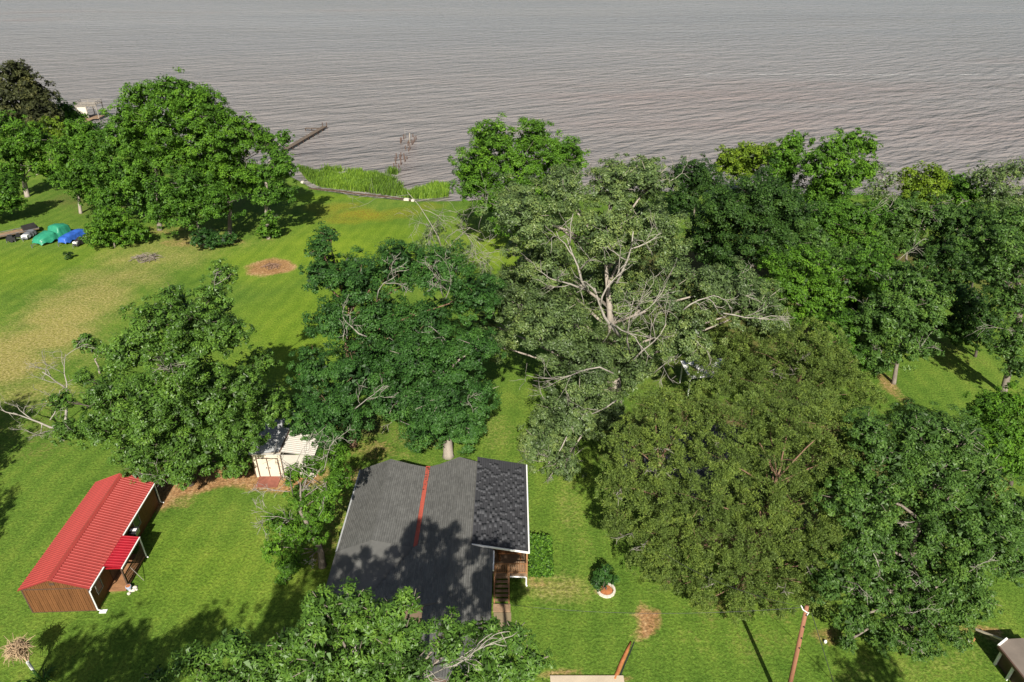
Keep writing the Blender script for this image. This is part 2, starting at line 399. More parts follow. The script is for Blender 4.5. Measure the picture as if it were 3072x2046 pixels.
# ------------------------------------------------------------------ house with the double gable
HOUSE = thing('house', 'low wide house with dark grey shingled double gable roof and red valley strip', 'house', (-5.3, 33.5, 0))
HX, HY = -5.3, 33.5
def hb(): return MB()
def place(me_obj): me_obj.location = (-HX, -HY, 0); return me_obj
def hpart(mb, name, mat, parent=None, kind=None, label=None):
    o = mb.build(name, mat, parent or HOUSE)
    if parent is None: o.location = (-HX, -HY, 0)
    if kind: o['kind'] = kind
    if label: o['label'] = label
    return o
EZ = 3.2
Lf, Ln = 40.5, 32.3
xe, xr1, xv, xr2, xw = -11.6, -9.2, -6.4, -4.0, -1.25
zr1, zv, zr2 = 4.25, 3.55, 4.3
yn1, yn2 = 27.4, 22.6
zB = lambda x: zr2 - (xr2 - x) * (zr2 - zv) / (xr2 - xv)          # left slope of the right gable
zbe = EZ + .06
walls = MB().box(-11.2, -1.5, 29.2, 40.0, 0, 3.05).box(-5.0, -1.5, 22.9, 29.2, 0, 2.9).box(-1.5, .75, 35.4, 40.6, 0, 2.95)
hpart(walls, 'wall', M['plaster'])
gab = MB()
for (xa, xb, xm, zm) in ((-11.2, -6.6, xr1, zr1 - .2), (-6.2, -1.6, xr2, zr2 - .2)):
    gab.add([(xa, 40.0, 3.05), (xb, 40.0, 3.05), (xm, 40.0, zm), (xa, 39.85, 3.05), (xb, 39.85, 3.05), (xm, 39.85, zm)], [(1, 0, 2), (3, 4, 5), (0, 1, 4, 3), (1, 2, 5, 4), (2, 0, 3, 5)])
hpart(gab, 'gable_wall', M['plaster'])
# roof planes (quads: eave/ridge runs along y)
xv2 = -10.9                                             # the valley swings left where the left gable ends in a hip
P = [
    ('A', [(xe, Ln, EZ), (xr1, Ln, zr1), (xr1, Lf, zr1), (xe, Lf, EZ)]),
    ('Bv', [(xr1, Ln, zr1), (xv, Ln, zv), (xv, Lf - .25, zv), (xr1, Lf, zr1)]),
    ('C', [(xv, Ln, zv), (xr2, Ln, zr2), (xr2, Lf + .2, zr2), (xv, Lf - .25, zv)]),
    ('D', [(xr2, yn2, zr2), (xw, yn2, 3.42), (xw, Lf + .1, 3.42), (xr2, Lf + .2, zr2)]),
    ('hip', [(xe - .1, yn1, EZ - .05), (xv2 + 1.2, yn1, EZ + .0), (xv, Ln, zv), (xr1, Ln, zr1), (xe - .1, Ln, EZ)]),
    ('E', [(xv2 + 1.2, yn1, EZ + .0), (xr2, yn1, zr2), (xr2, Ln, zr2), (xv, Ln, zv)]),
    ('G', [(-5.3, yn2, zB(-5.3)), (xr2, yn2, zr2), (xr2, yn1, zr2), (-5.3, yn1, zB(-5.3))]),
]
rf = MB()
for n_, poly in P: rf.prism(poly, .14)
roof = hpart(rf, 'roof', M['shingle_old'])
def shingle_rows(poly_xz, y0, y1, exposure, tab, lift0, rng, clipf=None):
    """overlapping courses on a plane from (xa,za) at the top to (xb,zb) at the eave, tabs along y"""
    (xa, za), (xb, zb) = poly_xz
    L = math.hypot(xb - xa, zb - za); n = max(1, int(L / exposure)); V = []; Fc = []; T = []
    nx_, nz_ = -(zb - za) / L, (xb - xa) / L
    if nz_ < 0: nx_, nz_ = -nx_, -nz_
    for r in range(n):
        u0, u1 = r / n, (r + 1) / n
        y = y0 - rng.uniform(0, tab)
        while y < y1:
            w = tab * rng.uniform(.8, 1.2); ya, yb = max(y, y0), min(y + w, y1); y += w
            if yb - ya < .03: continue
            p0 = (xa + (xb - xa) * u0, za + (zb - za) * u0); p1 = (xa + (xb - xa) * u1, za + (zb - za) * u1)
            ym = (ya + yb) / 2
            if clipf and not clipf((p0[0] + p1[0]) / 2, ym): continue
            l0, l1 = lift0, lift0 + .012 + .012 * rng.random()
            k = len(V)
            V += [(p0[0] + nx_ * l0, ya + .004, p0[1] + nz_ * l0), (p1[0] + nx_ * l1, ya + .004, p1[1] + nz_ * l1), (p1[0] + nx_ * l1, yb - .004, p1[1] + nz_ * l1), (p0[0] + nx_ * l0, yb - .004, p0[1] + nz_ * l0),
                  (p1[0] + nx_ * .001, ya + .004, p1[1] + nz_ * .001), (p1[0] + nx_ * .001, yb - .004, p1[1] + nz_ * .001)]
            up = [(k, k+1, k+2, k+3), (k+1, k+4, k+5, k+2)]
            if xb < xa: up = [q[::-1] for q in up]
            Fc += up; tv = rng.random(); T += [tv, tv]
    return V, Fc, T
def shingle_obj(specs, name, mat, exposure, tab, parent):
    V, Fc, T = [], [], []
    for s in specs:
        a, b, c = shingle_rows(s[0], s[1], s[2], exposure, tab, .006, RNG, s[3] if len(s) > 3 else None)
        k = len(V); V += a; Fc += [tuple(i + k for i in q) for q in b]; T += c
    me = np_mesh(name, np.array(V), np.array(Fc), mat, {'tint': ('FACE', np.array(T))})
    o = link(name, me, parent); o['kind'] = 'stuff'; return o
def diag(x, y):  # right of the swinging valley
    f_ = (Ln - y) / (Ln - yn1); return x > xv + (xv2 + 1.2 - xv) * f_ + .12
sh = shingle_obj([(((xr1, zr1), (xe, EZ)), Ln, Lf), (((xr1, zr1), (xv, zv)), Ln, Lf - .15), (((xr2, zr2), (xv, zv)), Ln, Lf - .1), (((xr2, zr2), (xw, 3.42)), yn2, Lf + .1),
             (((xr2, zr2), (xv2 + 1.2, EZ)), yn1, Ln, diag), (((xr2, zr2), (-5.3, zB(-5.3))), yn2, yn1)], 'shingles', M['shingle_old'], .15, .32, roof)
# hip shingles: a few stepped courses on the near left plane
hip = MB()
caps = MB()
for (x, z) in ((xr1, zr1), (xr2, zr2)):
    y = (Ln if x == xr1 else yn2)
    while y < Lf - .1:
        caps.add([(x - .16, y, z - .045), (x, y, z + .035), (x + .16, y, z - .045), (x - .16, y + .3, z - .055), (x, y + .3, z + .02), (x + .16, y + .3, z - .055)], [(0, 1, 4, 3), (1, 2, 5, 4), (0, 2, 1)])
        y += .29
o = hpart(caps, 'ridge_cap', M['shingle_old'], roof); o['kind'] = 'stuff'
fl_ = MB()
for k in range(4):
    y0 = Ln + k * 2.03; y1 = y0 + 2.05
    z0 = zv + .05 + k * .004
    fl_.prism([(xv - .17, y0, z0), (xv + .19, y0, z0), (xv + .19, y1, z0), (xv - .17, y1, z0)], .03)
hpart(fl_, 'valley_flashing', M['flash'], label='rusty red metal strip in the roof valley')
lv = MB()
for k in range(26):
    y = Lf - .3 - random.random() ** 2 * 2.5; x = xv + random.uniform(-.15, .15)
    lv.box(x, x + .1, y, y + .07, zv + .075, zv + .085)
o = hpart(lv, 'leaf_litter', LEAF['dry']); o['kind'] = 'stuff'
# addition roof
AX0, AX1, AY0, AY1, AZ0, AZ1 = -2.65, 1.08, 32.3, 41.1, 3.98, 3.22
ad = MB().prism([(AX0, AY0, AZ0), (AX1, AY0, AZ1), (AX1, AY1, AZ1), (AX0, AY1, AZ0)], .10)
addition = hpart(ad, 'addition_roof', M['shingle_dark'], label='newer darker shingle roof over the side porch')
o = shingle_obj([(((AX0, AZ0), (AX1, AZ1)), AY0 + .02, AY1 - .02)], 'shingles', M['shingle_dark'], .17, .5, addition)
ns = 21; sl = (AZ1 - AZ0) / (AX1 - AX0); cells = []
proto = {}
for w in (.28, .42, .58):
    V = np.array([(0, 0, .002), (.168, 0, .168 * sl + .016), (.168, w, .168 * sl + .016), (0, w, .002), (0, 0, -.01), (.168, 0, .168 * sl), (.168, w, .168 * sl), (0, w, -.01)]) + np.array([0, 0, .024])
    proto[w] = np_mesh('shingle', V, np.array([(0, 1, 2, 3), (1, 5, 6, 2), (0, 4, 5, 1), (3, 2, 6, 7)]), M['shingle_light'], {'tint': ('FACE', np.full(4, RNG.random()))})
pd2 = {k: [] for k in proto}
for k in proto:
    for q in range(4):
        m2 = proto[k].copy(); m2.attributes['tint'].data.foreach_set('value', np.full(4, q / 3.0, dtype=np.float32)); pd2[k].append(m2)
cnt = 0
for r in range(ns):
    y = AY0 + .05 + random.uniform(0, .6)
    while y < AY1 - .7 and cnt < 296:
        w = random.choice((.28, .42, .58))
        x = AX0 + .04 + r * .176
        if x < AX1 - .2:
            s_ = link('shingle', random.choice(pd2[w]), addition); s_.location = (x, y, AZ0 + (x - AX0) * sl); cnt += 1
        y += w + random.choice((.2, .35, .6, .9, 1.1))
fa = MB().box(AX0 + .02, AX1 + .04, AY0 - .06, AY0 - .01, 3.02, 3.16).box(AX1 + .005, AX1 + .10, AY0 - .06, AY1, AZ1 - .16, AZ1 - .03)
fa.prism([(AX0, AY0 - .055, AZ0 - .03), (AX0, AY0 - .012, AZ0 - .03), (AX0 + .02, AY0 - .012, AZ0 - .2), (AX0 + .02, AY0 - .055, AZ0 - .2)], .05)
fa2 = MB().add([(AX0, AY0 - .05, AZ0 - .02), (AX1, AY0 - .05, AZ1 - .02), (AX1, AY0 - .05, AZ1 - .17), (AX0, AY0 - .05, AZ0 - .17), (AX0, AY0 - .005, AZ0 - .02), (AX1, AY0 - .005, AZ1 - .02), (AX1, AY0 - .005, AZ1 - .17), (AX0, AY0 - .005, AZ0 - .17)],
             [(3, 2, 1, 0), (4, 5, 6, 7), (0, 1, 5, 4), (1, 2, 6, 5), (2, 3, 7, 6), (3, 0, 4, 7)]).box(AX1 + .005, AX1 + .10, AY0 - .05, AY1, AZ1 - .16, AZ1 - .03)
hpart(fa2, 'fascia', M['white'])
gut = MB().box(xe - .13, xe - .02, Ln, Lf, EZ - .12, EZ - .01)
hpart(gut, 'gutter', M['greymetal'])
wf = MB().box(xw + .005, xw + .09, 30.6, 32.2, 3.26, 3.40)
hpart(wf, 'gutter', M['white'])
# side porch deck
dz = .95
for k in range(26):
    y = 32.45 + k * .145
    if y > 35.3: break
    b_ = MB().box(-1.45, 1.0, y, y + .135, dz - .04, dz); hpart(b_, 'deck_board', M['oldwood'])
for (x, y) in ((1.0, 32.45), (-1.15, 32.45), (-.28, 32.4), (1.0, 35.3)):
    hpart(MB().box(x - .06, x + .06, y - .06, y + .06, 0, 3.1 if (x == 1.0) else 1.9), 'post', M['deckwood'])
hpart(MB().box(-1.15, 1.0, 32.42, 32.48, 1.86, 1.92).box(.97, 1.06, 32.5, 35.3, 1.84, 1.92), 'handrail', M['deckwood'])
hpart(MB().box(-1.2, 1.05, 32.36, 32.44, .72, .93), 'rim_board', M['oldwood'])
bal = MB().box(-.017, .017, -.017, .017, 0, .8).mesh('baluster', M['deckwood'])
for k in range(17):
    o = link('baluster', bal, HOUSE); o.location = (-1.05 + k * .122 - HX, 32.45 - HY, 1.04)
for k in range(18):
    o = link('baluster', bal, HOUSE); o.location = (1.01 - HX, 32.65 + k * .145 - HY, 1.04)
hpart(MB().box(-1.1, .95, 32.43, 32.47, 1.0, 1.05), 'bottom_rail', M['deckwood'])
# a covered table-like bench on the deck
hpart(MB().box(-1.0, .75, 33.4, 34.5, 1.75, 1.84).box(-.9, -.8, 33.5, 33.6, dz, 1.75).box(.55, .65, 33.5, 33.6, dz, 1.75).box(-.9, -.8, 34.3, 34.4, dz, 1.75).box(.55, .65, 34.3, 34.4, dz, 1.75), 'porch_counter', M['cedar'])
for k in range(6):
    y1 = 32.3 - k * .25; z = dz - .02 - k * .155
    for q in (0, 1):
        hpart(MB().box(-1.12 + q * .47, -.68 + q * .47, y1 - .23, y1 - .03, z - .04, z), 'stair_tread', M['oldwood'])
for x in (-1.18, -.2):
    s_ = MB(); s_.bar((x, 32.3, dz - .15), (x, 30.7, .05), .05, .26); hpart(s_, 'stringer', M['deckwood'])
    s_ = MB(); s_.bar((x, 32.35, dz + .85), (x, 30.75, .85), .08, .06); s_.box(x - .045, x + .045, 30.7, 30.79, 0, .9); hpart(s_, 'stair_rail', M['deckwood'])
hpart(MB().box(-1.25, -.1, 30.05, 30.62, 0, .12), 'landing', M['oldwood'])
hpart(MB().box(-1.2, -.05, 28.6, 30.0, 0, .05), 'walkway_slab', weathered('mossy_slab', (.22, .175, .11), .3, 1, .9, .1))
pipe = MB().tube([(-.15, 32.28, .83), (.88, 32.26, .80), (.97, 32.25, .74), (.97, 32.22, .12), (1.03, 32.1, .06)], .055, 8)
hpart(pipe, 'drain_pipe', M['white'])
# wooden entry platform in the notch at the front
ent = MB().box(-5.9, -4.5, 27.6, 28.5, .9, 1.0)
hpart(ent, 'entry_platform', M['deckwood'])
hpart(MB().box(-5.9, -4.5, 27.55, 27.62, 1.75, 1.85).box(-4.58, -4.5, 27.62, 28.5, 1.75, 1.85).box(-5.9, -5.82, 27.55, 27.65, 0, 1.75).box(-4.6, -4.5, 27.55, 27.65, 0, 1.75), 'entry_rail', M['cedar'])

# ------------------------------------------------------------------ red roofed cabin
CABIN = thing('cabin', 'small brown wood cabin with ribbed red metal roof and side porch', 'cabin', (-27.38, 30.2, 0), math.radians(2.2))
CW, CL, WH, RH = 4.2, 9.9, 2.28, 3.12   # local: x from -CW..0, y from 0..CL
def cp(mb, name, mat, label=None, parent=None):
    o = mb.build(name, mat, parent or CABIN)
    if label: o['label'] = label
    return o
cp(MB().box(-CW + .03, -.03, .03, CL - .03, 0, WH), 'wall', M['brown_trim'])
nb = 32; bw = CW / nb
for k in range(nb):
    x0 = -CW + k * bw; xm_ = x0 + bw / 2
    zt = WH + (RH - WH) * (1 - abs(xm_ + CW / 2) / (CW / 2)) - .1
    cp(MB().box(x0 + .008, x0 + bw - .008, -.012 - .008 * (k % 2), .028, .04, WH - .13), 'wall_board', M['cedar'])
    if zt > WH + .02:
        cp(MB().box(x0 + .008, x0 + bw - .008, -.012 - .008 * ((k + 1) % 2), .028, WH - .05, zt), 'gable_board', M['cedar'])
cp(MB().box(-CW, 0, -.035, .025, WH - .125, WH - .055).box(-CW - .02, -CW + .07, -.035, .03, 0, WH - .13).box(-.07, .02, -.035, .03, 0, WH - .13).box(-CW + .08, -.08, -.03, .028, .0, .035), 'trim', M['brown_trim'])
cp(MB().box(-CW / 2 - .16, -CW / 2 + .16, -.05, -.03, 2.55, 2.75), 'gable_vent', M['brown_trim'])
side = MB().box(-.026, .012, 0, .2, .04, WH - .16).mesh('wall_board', M['cedar'])
for k in range(48):
    o = link('wall_board', side, CABIN); o.location = (.0 + .006 * (k % 2), .03 + k * .205, 0)
# windows and door on the porch side
for (y0, y1, z0, z1) in ((.55, 1.25, .85, 1.85), (6.2, 7.1, .85, 1.9)):
    w_ = cp(MB().box(.018, .06, y0, y1, z0, z0 + .07).box(.018, .06, y0, y1, z1 - .07, z1).box(.018, .06, y0, y0 + .07, z0 + .07, z1 - .07).box(.018, .06, y1 - .07, y1, z0 + .07, z1 - .07), 'window', M['greywood'])
    cp(MB().box(.02, .035, y0 + .07, y1 - .07, z0 + .07, z1 - .07), 'pane', M['glass'], parent=w_)
cp(MB().box(.02, .06, 2.3, 3.15, .22, 2.1), 'door', M['brown_trim'])
# rib panels
OV = .18
def roof_panel(x_top, z_top, x_bot, z_bot, w):
    m = MB(); L = math.hypot(x_bot - x_top, z_bot - z_top); nx_, nz_ = -(z_bot - z_top) / L, (x_bot - x_top) / L
    if nz_ < 0: nx_, nz_ = -nx_, -nz_
    prof = [(0, 0), (w * .70, 0), (w * .78, .032), (w * .92, .032), (w, 0)]
    vs = []
    for (yy, h) in prof:
        for (x, z) in ((x_top, z_top), (x_bot, z_bot)):
            vs.append((x + nx_ * h, yy, z + nz_ * h)); 
    n = len(vs)
    vs += [(x, yy, z) for (yy, h) in ((0, 0), (w, 0)) for (x, z) in ((x_top - nx_ * .02, z_top - nz_ * .02), (x_bot - nx_ * .02, z_bot - nz_ * .02))]
    fs = [(2*i, 2*i+1, 2*i+3, 2*i+2) for i in range(4)] + [(n, n+2, n+3, n+1), (1, n+1, n+3, 9, 7, 5, 3)]
    if x_bot < x_top: fs = [q[::-1] for q in fs]
    return m.add(vs, fs)
pw = .229
npn = int((CL + 2 * .12) / pw) + 1
rl = roof_panel(-CW / 2, RH, -CW - OV, WH - .07, pw).mesh('roof_panel', M['redmetal'])
rr_ = roof_panel(-CW / 2, RH, OV, WH - .07, pw).mesh('roof_panel', M['redmetal'])
for k in range(npn):
    for me in (rl, rr_):
        o = link('roof_panel', me, CABIN); o.location = (0, -.14 + k * pw, 0)
RY1 = -.14 + npn * pw
cp(MB().add([(-CW/2 - .17, -.16, RH - .035), (-CW/2, -.16, RH + .06), (-CW/2 + .17, -.16, RH - .035), (-CW/2 - .17, RY1 + .02, RH - .035), (-CW/2, RY1 + .02, RH + .06), (-CW/2 + .17, RY1 + .02, RH - .035)],
            [(0, 1, 4, 3), (1, 2, 5, 4), (0, 2, 1), (3, 4, 5)]), 'ridge_cap', M['redmetal'])
# porch
PY0, PY1, PXO = 1.75, 4.7, 1.3
pr = roof_panel(OV - .02, WH - .085, PXO, 2.02, pw).mesh('porch_roof_panel', M['redbright'])
npp = int((PY1 - PY0) / pw)
for k in range(npp):
    o = link('porch_roof_panel', pr, CABIN); o.location = (0, PY0 + k * pw, 0)
    if k == 0: o['label'] = 'brighter red porch roof panel'
PY1 = PY0 + npp * pw
cp(MB().box(OV, PXO, PY0 - .03, PY0 - .002, 1.93, 2.03).box(OV + .03, PXO - .06, PY0 + .02, PY0 + .08, 1.92, 1.99), 'porch_fascia', M['redbright'])
cp(MB().box(OV + .005, OV + .09, -.1, PY0 - .04, WH - .17, WH - .085).box(OV + .005, OV + .09, PY1 + .04, RY1, WH - .17, WH - .085).box(PXO + .005, PXO + .08, PY0 - .05, PY1, 1.93, 2.02), 'gutter', M['white'])
for (x, y, zt, lab) in ((OV + .05, -.06, WH - .17, 'white'), (OV + .05, RY1 - .1, WH - .17, 'grey'), (PXO + .04, PY1 - .05, 1.93, 'grey')):
    cp(MB().tube([(x, y, zt), (x - (.16 if x < 1 else 0), y, zt - .22), (x - (.16 if x < 1 else 0), y, .14), (x + .12, y - .03, .06)], .045, 8), 'downspout', M['white'])
cp(MB().box(.2, .65, -.25, .02, 0, .06), 'splash_block', M['white'])
for k in range(24):
    y = PY0 - .35 + k * .137
    cp(MB().box(.02, PXO - .05, y, y + .127, .14, .19), 'deck_board', M['deckwood'])
for y in (PY0 + .05, PY1 - .1):
    cp(MB().box(PXO - .16, PXO - .06, y, y + .1, 0, 1.95), 'porch_post', M['brown_trim'])
cp(MB().box(PXO - .14, PXO - .08, PY0 + .15, PY1 - .1, 1.05, 1.11).box(PXO - .13, PXO - .09, PY0 + .15, PY1 - .1, .26, .31), 'porch_rail', M['brown_trim'])
pb = MB().box(-.02, .02, -.02, .02, .31, 1.05).mesh('baluster', M['brown_trim'])
for k in range(20):
    o = link('baluster', pb, CABIN); o.location = (PXO - .11, PY0 + .25 + k * .135, 0)
cp(MB().bar((PXO - .1, PY0 + .9, 1.1), (PXO + .75, PY0 + .55, .1), .025), 'prop_stick', M['greywood'])
# window air conditioner is its own unit hung on the wall
ac = thing('air_conditioner', 'white and black window air conditioner on the cabin side wall', 'air conditioner', CABIN.matrix_basis @ Vector((.06, 5.6, 1.15)), math.radians(2.2))
cpos = MB().box(0, .5, -.33, .33, 0, .44); cpos.build('case', M['black'], ac)
MB().box(.03, .47, -.1, .14, .445, .47).build('top_cover', M['white'], ac)
MB().box(.503, .52, -.28, .28, .05, .4).build('grille', M['steel'], ac)
MB().bar((.02, -.2, -.02), (.02, -.2, -.3), .03).bar((.02, -.2, -.3), (.45, -.2, -.02), .03).bar((.02, .2, -.02), (.02, .2, -.3), .03).bar((.02, .2, -.3), (.45, .2, -.02), .03).build('bracket', M['steel'], ac)
q = CABIN.matrix_basis @ Vector((PXO + .02, PY0 - .08, 0))
pot = thing('flower_pot', 'pale blue pot at the foot of the cabin porch post', 'pot', (q.x, q.y, .0))
MB().tube([(0, 0, 0), (0, 0, .12), (0, 0, .3), (0, 0, .33)], [.12, .16, .19, .17], 10).build('pot', weathered('blue_glaze', (.38, .46, .60), .1, 3, .3, .5), pot)
MB().tube([(0, 0, .33), (0, 0, .34)], [.16, .02], 8).build('soil', M['soil'], pot)
q = CABIN.matrix_basis @ Vector((PXO + .3, PY0 - .25, 0))
rk = thing('stone_pile', 'small tan stones heaped beside the cabin porch corner', 'stones', (q.x, q.y, 0))
for k in range(7):
    a = random.uniform(0, 6.28); r = random.uniform(0, .35); s_ = random.uniform(.07, .15)
    MB().tube([(r*math.cos(a), r*math.sin(a), 0), (r*math.cos(a), r*math.sin(a), s_*.7), (r*math.cos(a)+.02, r*math.sin(a), s_*1.1)], [s_*.9, s_, s_*.4], 7).build('stone', M['stone'], rk)

# ------------------------------------------------------------------ metal shed behind the big tree
SHED = thing('metal_shed', 'cream metal shed with brown trim and double door', 'shed', (-20.0, 43.3, 0))
def spt(mb, name, mat, label=None):
    o = mb.build(name, mat, SHED)
    if label: o['label'] = label
    return o
spt(MB().box(-1.15, 1.25, 0, 4.4, 0, 2.45), 'wall', M['cream'])
spt(MB().box(-1.17, -1.09, -.03, -.003, 0, 2.43).box(1.17, 1.26, -.03, -.003, 0, 2.43).box(-.86, -.76, -.035, -.004, 0, 2.02).box(.88, .98, -.035, -.004, 0, 2.02).box(-.755, .875, -.035, -.004, 1.95, 2.03).box(.0, .08, -.04, -.03, 0, 1.94), 'trim', M['brown_trim'])
for x0, x1 in ((-.75, -.005), (.085, .87)):
    d_ = spt(MB().box(x0, x1, -.028, -.004, .03, 1.94), 'door', M['cream'])
    MB().box(x1 - .12 if x0 < 0 else x0 + .06, x1 - .06 if x0 < 0 else x0 + .12, -.06, -.029, .95, 1.1).build('handle', M['black'], d_)
sp_ = MB()
def xpanel(x0, z0, x1, z1, w): return roof_panel(x0, z0, x1, z1, w)
g1 = xpanel(1.3, 2.78, -1.3, 2.5, .24).mesh('roof_panel', M['greymetal']); g2 = xpanel(1.31, 2.77, 4.0, 2.32, .24).mesh('roof_panel', M['whitemetal'])
for k in range(19):
    o = link('roof_panel', g1, SHED); o.location = (0, -.12 + k * .24, 0)
    o = link('roof_panel', g2, SHED); o.location = (0, -.12 + k * .24, 0)
    if k == 0: o['label'] = 'white roof panel on the lean-to side'
spt(MB().box(1.24, 1.36, -.14, 4.5, 2.73, 2.83), 'ridge_trim', M['brown_trim'])
spt(MB().box(1.27, 3.8, .02, .07, 0, 2.3).box(3.75, 3.8, .08, 4.3, 0, 2.25), 'lean_to_wall', M['whitemetal'])
spt(MB().box(-1.2, 1.3, -.1, -.04, 2.44, 2.5), 'fascia', M['greymetal'])
spt(MB().prism([(-.85, -1.25, .03), (.95, -1.25, .03), (.95, -.06, .14), (-.85, -.06, .14)], .03), 'ramp', M['clay'])
pot2 = thing('red_bucket', 'small red object in the shade left of the cream shed', 'bucket', at(745, 1402, 0))
MB().tube([(0, 0, 0), (0, 0, .3), (0, 0, .34)], [.13, .17, .17], 10).build('body', weathered('red_plastic', (.55, .06, .07), .1), pot2)
MB().tube([(-.16, 0, .33), (-.1, 0, .45), (.1, 0, .45), (.16, 0, .33)], .012, 5).build('handle', M['steel'], pot2)

# ------------------------------------------------------------------ trees
def twig_set(mb, p, d, L, r, depth, rng, spread=.55, n=3, droop=0.0):
    """recursive bare branch"""
    p = Vector(p); d = Vector(d).normalized(); pts = [p.copy()]; rad = [r]; q = p.copy(); dd = d.copy(); seg = 4 if depth > 1 else 3
    for i in range(seg):
        dd = (dd + Vector(rng.normal(0, .21, 3)) + Vector((0, 0, -droop))).normalized(); q = q + dd * L / seg
        pts.append(q.copy()); rad.append(r * (1 - .75 * (i + 1) / seg) + .006)
    mb.tube(pts, rad, 5 if r > .05 else 3)
    if depth <= 0: return
    for k in range(n):
        f_ = .35 + .65 * (k + rng.random() * .8) / n
        i = min(seg - 1, int(f_ * seg)); bp = pts[i].lerp(pts[i + 1], f_ * seg - i if f_ < 1 else 1)
        nd = (dd + Vector(rng.normal(0, spread, 3))).normalized()
        twig_set(mb, bp, nd, L * rng.uniform(.45, .7), max(.012, r * .5), depth - 1, rng, spread, n, droop)

LEAF_PX = 2.3
STAT = [0, 0]
def crown_mesh(lobes, dist, mat, rng, cover=1.6, size=1.0, aspect=.55, clump=1.0, needle=False, droop=0.0, ragged=.22, core=1.0):
    l = max(.14, float(np.interp(dist, [45, 100], [LEAF_PX, LEAF_PX * .8])) * dist / 683.0) * size
    w = l * aspect
    la = l * w * .5
    toc = np.array([0 - lobes[0][0][0], 0 - lobes[0][0][1], CAM_H - lobes[0][0][2]]); toc /= np.linalg.norm(toc)
    C_, N_, T_, S_ = [], [], [], []
    LC = np.array([lo[0] for lo in lobes], float); LR = np.array([lo[1] for lo in lobes], float)
    for li, (c, R) in enumerate(lobes):
        c = np.array(c, float)
        rc = np.clip(.24 * R, .32, 1.0) * clump
        ncl = int(max(6, 4 * math.pi * R * R / (math.pi * rc * rc) * .95))
        d = rng.normal(0, 1, (ncl, 3)); d /= np.linalg.norm(d, axis=1)[:, None]
        d = d[(d[:, 2] > -.75)]
        lump = 1 + ragged * np.sin(d[:, 0] * 3.1 + li) * np.cos(d[:, 1] * 3.7 - li * 1.3) + .14 * rng.normal(0, 1, len(d))
        rad = R * np.clip(lump, .55, 1.35) * np.where(rng.random(len(d)) < .3, .62, .92)
        cc = c + d * rad[:, None] * np.array([1, 1, .88])
        cc[:, 2] = np.maximum(cc[:, 2], .15)
        # drop clumps buried inside neighbouring lobes
        keep = np.ones(len(cc), bool)
        for lj in range(len(lobes)):
            if lj == li: continue
            keep &= np.linalg.norm(cc - LC[lj], axis=1) > .62 * LR[lj]
        back = (d @ toc) < -.15
        keep &= ~(back & (rng.random(len(d)) < .5))
        cc, d = cc[keep], d[keep]
        if len(cc) == 0: continue
        n = max(5, int(cover * math.pi * rc * rc / la * .62))
        sz = rng.uniform(.65, 1.25, len(cc))
        u = rng.normal(0, 1, (len(cc), n, 3)); u /= np.linalg.norm(u, axis=2)[:, :, None]
        rr = rng.random((len(cc), n, 1)) ** .45
        off = u * rr * (rc * sz)[:, None, None]
        od = (off * d[:, None, :]).sum(2, keepdims=True)
        off = off - d[:, None, :] * od * .35
        off[:, :, 2] *= .75
        P_ = cc[:, None, :] + off
        up = np.array([0, 0, 1.0])
        Nn = .45 * d[:, None, :] + .55 * u + .65 * up + rng.normal(0, .42, u.shape)
        ct = rng.random(len(cc)) 
        tt = .38 * ct[:, None] + .42 * rng.random((len(cc), n)) + .2 * rng.random()
        C_.append(P_.reshape(-1, 3)); N_.append(Nn.reshape(-1, 3)); T_.append(tt.ravel()); S_.append(np.ones(tt.size))
        if core:                                       # the crown's inner leaves; darker tints paint in the shade of the outer ones
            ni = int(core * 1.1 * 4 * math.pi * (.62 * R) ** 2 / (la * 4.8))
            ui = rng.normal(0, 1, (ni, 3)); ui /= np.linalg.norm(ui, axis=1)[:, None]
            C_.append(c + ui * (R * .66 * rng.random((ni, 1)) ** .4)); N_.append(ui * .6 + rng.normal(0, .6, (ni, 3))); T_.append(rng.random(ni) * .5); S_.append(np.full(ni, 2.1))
    P_, Nn, T_, S_ = np.concatenate(C_), np.concatenate(N_), np.concatenate(T_), np.concatenate(S_)
    ok = P_[:, 2] > .08
    P_, Nn, T_, S_ = P_[ok], Nn[ok], T_[ok], S_[ok]
    Nn /= np.linalg.norm(Nn, axis=1)[:, None]
    k = len(P_)
    if needle:
        # tufts: six needles fanning from each point
        m = 5
        dirs = rng.normal(0, 1, (k, m, 3)) + Nn[:, None, :] * .9; dirs /= np.linalg.norm(dirs, axis=2)[:, :, None]
        side = np.cross(dirs, rng.normal(0, 1, (k, m, 3))); side /= np.linalg.norm(side, axis=2)[:, :, None]
        ln = l * rng.uniform(.8, 1.3, (k, m, 1)); hw = l * .17
        e = P_[:, None, :] + dirs * ln
        V = np.stack([P_[:, None, :] + 0 * e, e - side * hw, e + side * hw], 2).reshape(-1, 3)
        T_ = np.repeat(T_, m); k = k * m
        Q = np.arange(k * 3).reshape(-1, 3)
    else:
        rv = rng.normal(0, 1, (k, 3)); rv[:, 2] -= droop
        ax = np.cross(Nn, rv); ax /= np.linalg.norm(ax, axis=1)[:, None] + 1e-9
        bx_ = np.cross(Nn, ax)
        s = rng.uniform(.6, 1.45, (k, 1)) * S_[:, None]
        h = l * .5 * s; hw = w * .5 * s
        V = np.stack([P_ - ax * h - bx_ * hw, P_ + ax * h, P_ - ax * h * .7 + bx_ * hw], 1).reshape(-1, 3)
        Q = np.arange(k * 3).reshape(-1, 3)
    STAT[0] += k
    return np_mesh('crown', V, Q, mat, {'tint': ('FACE', T_)})

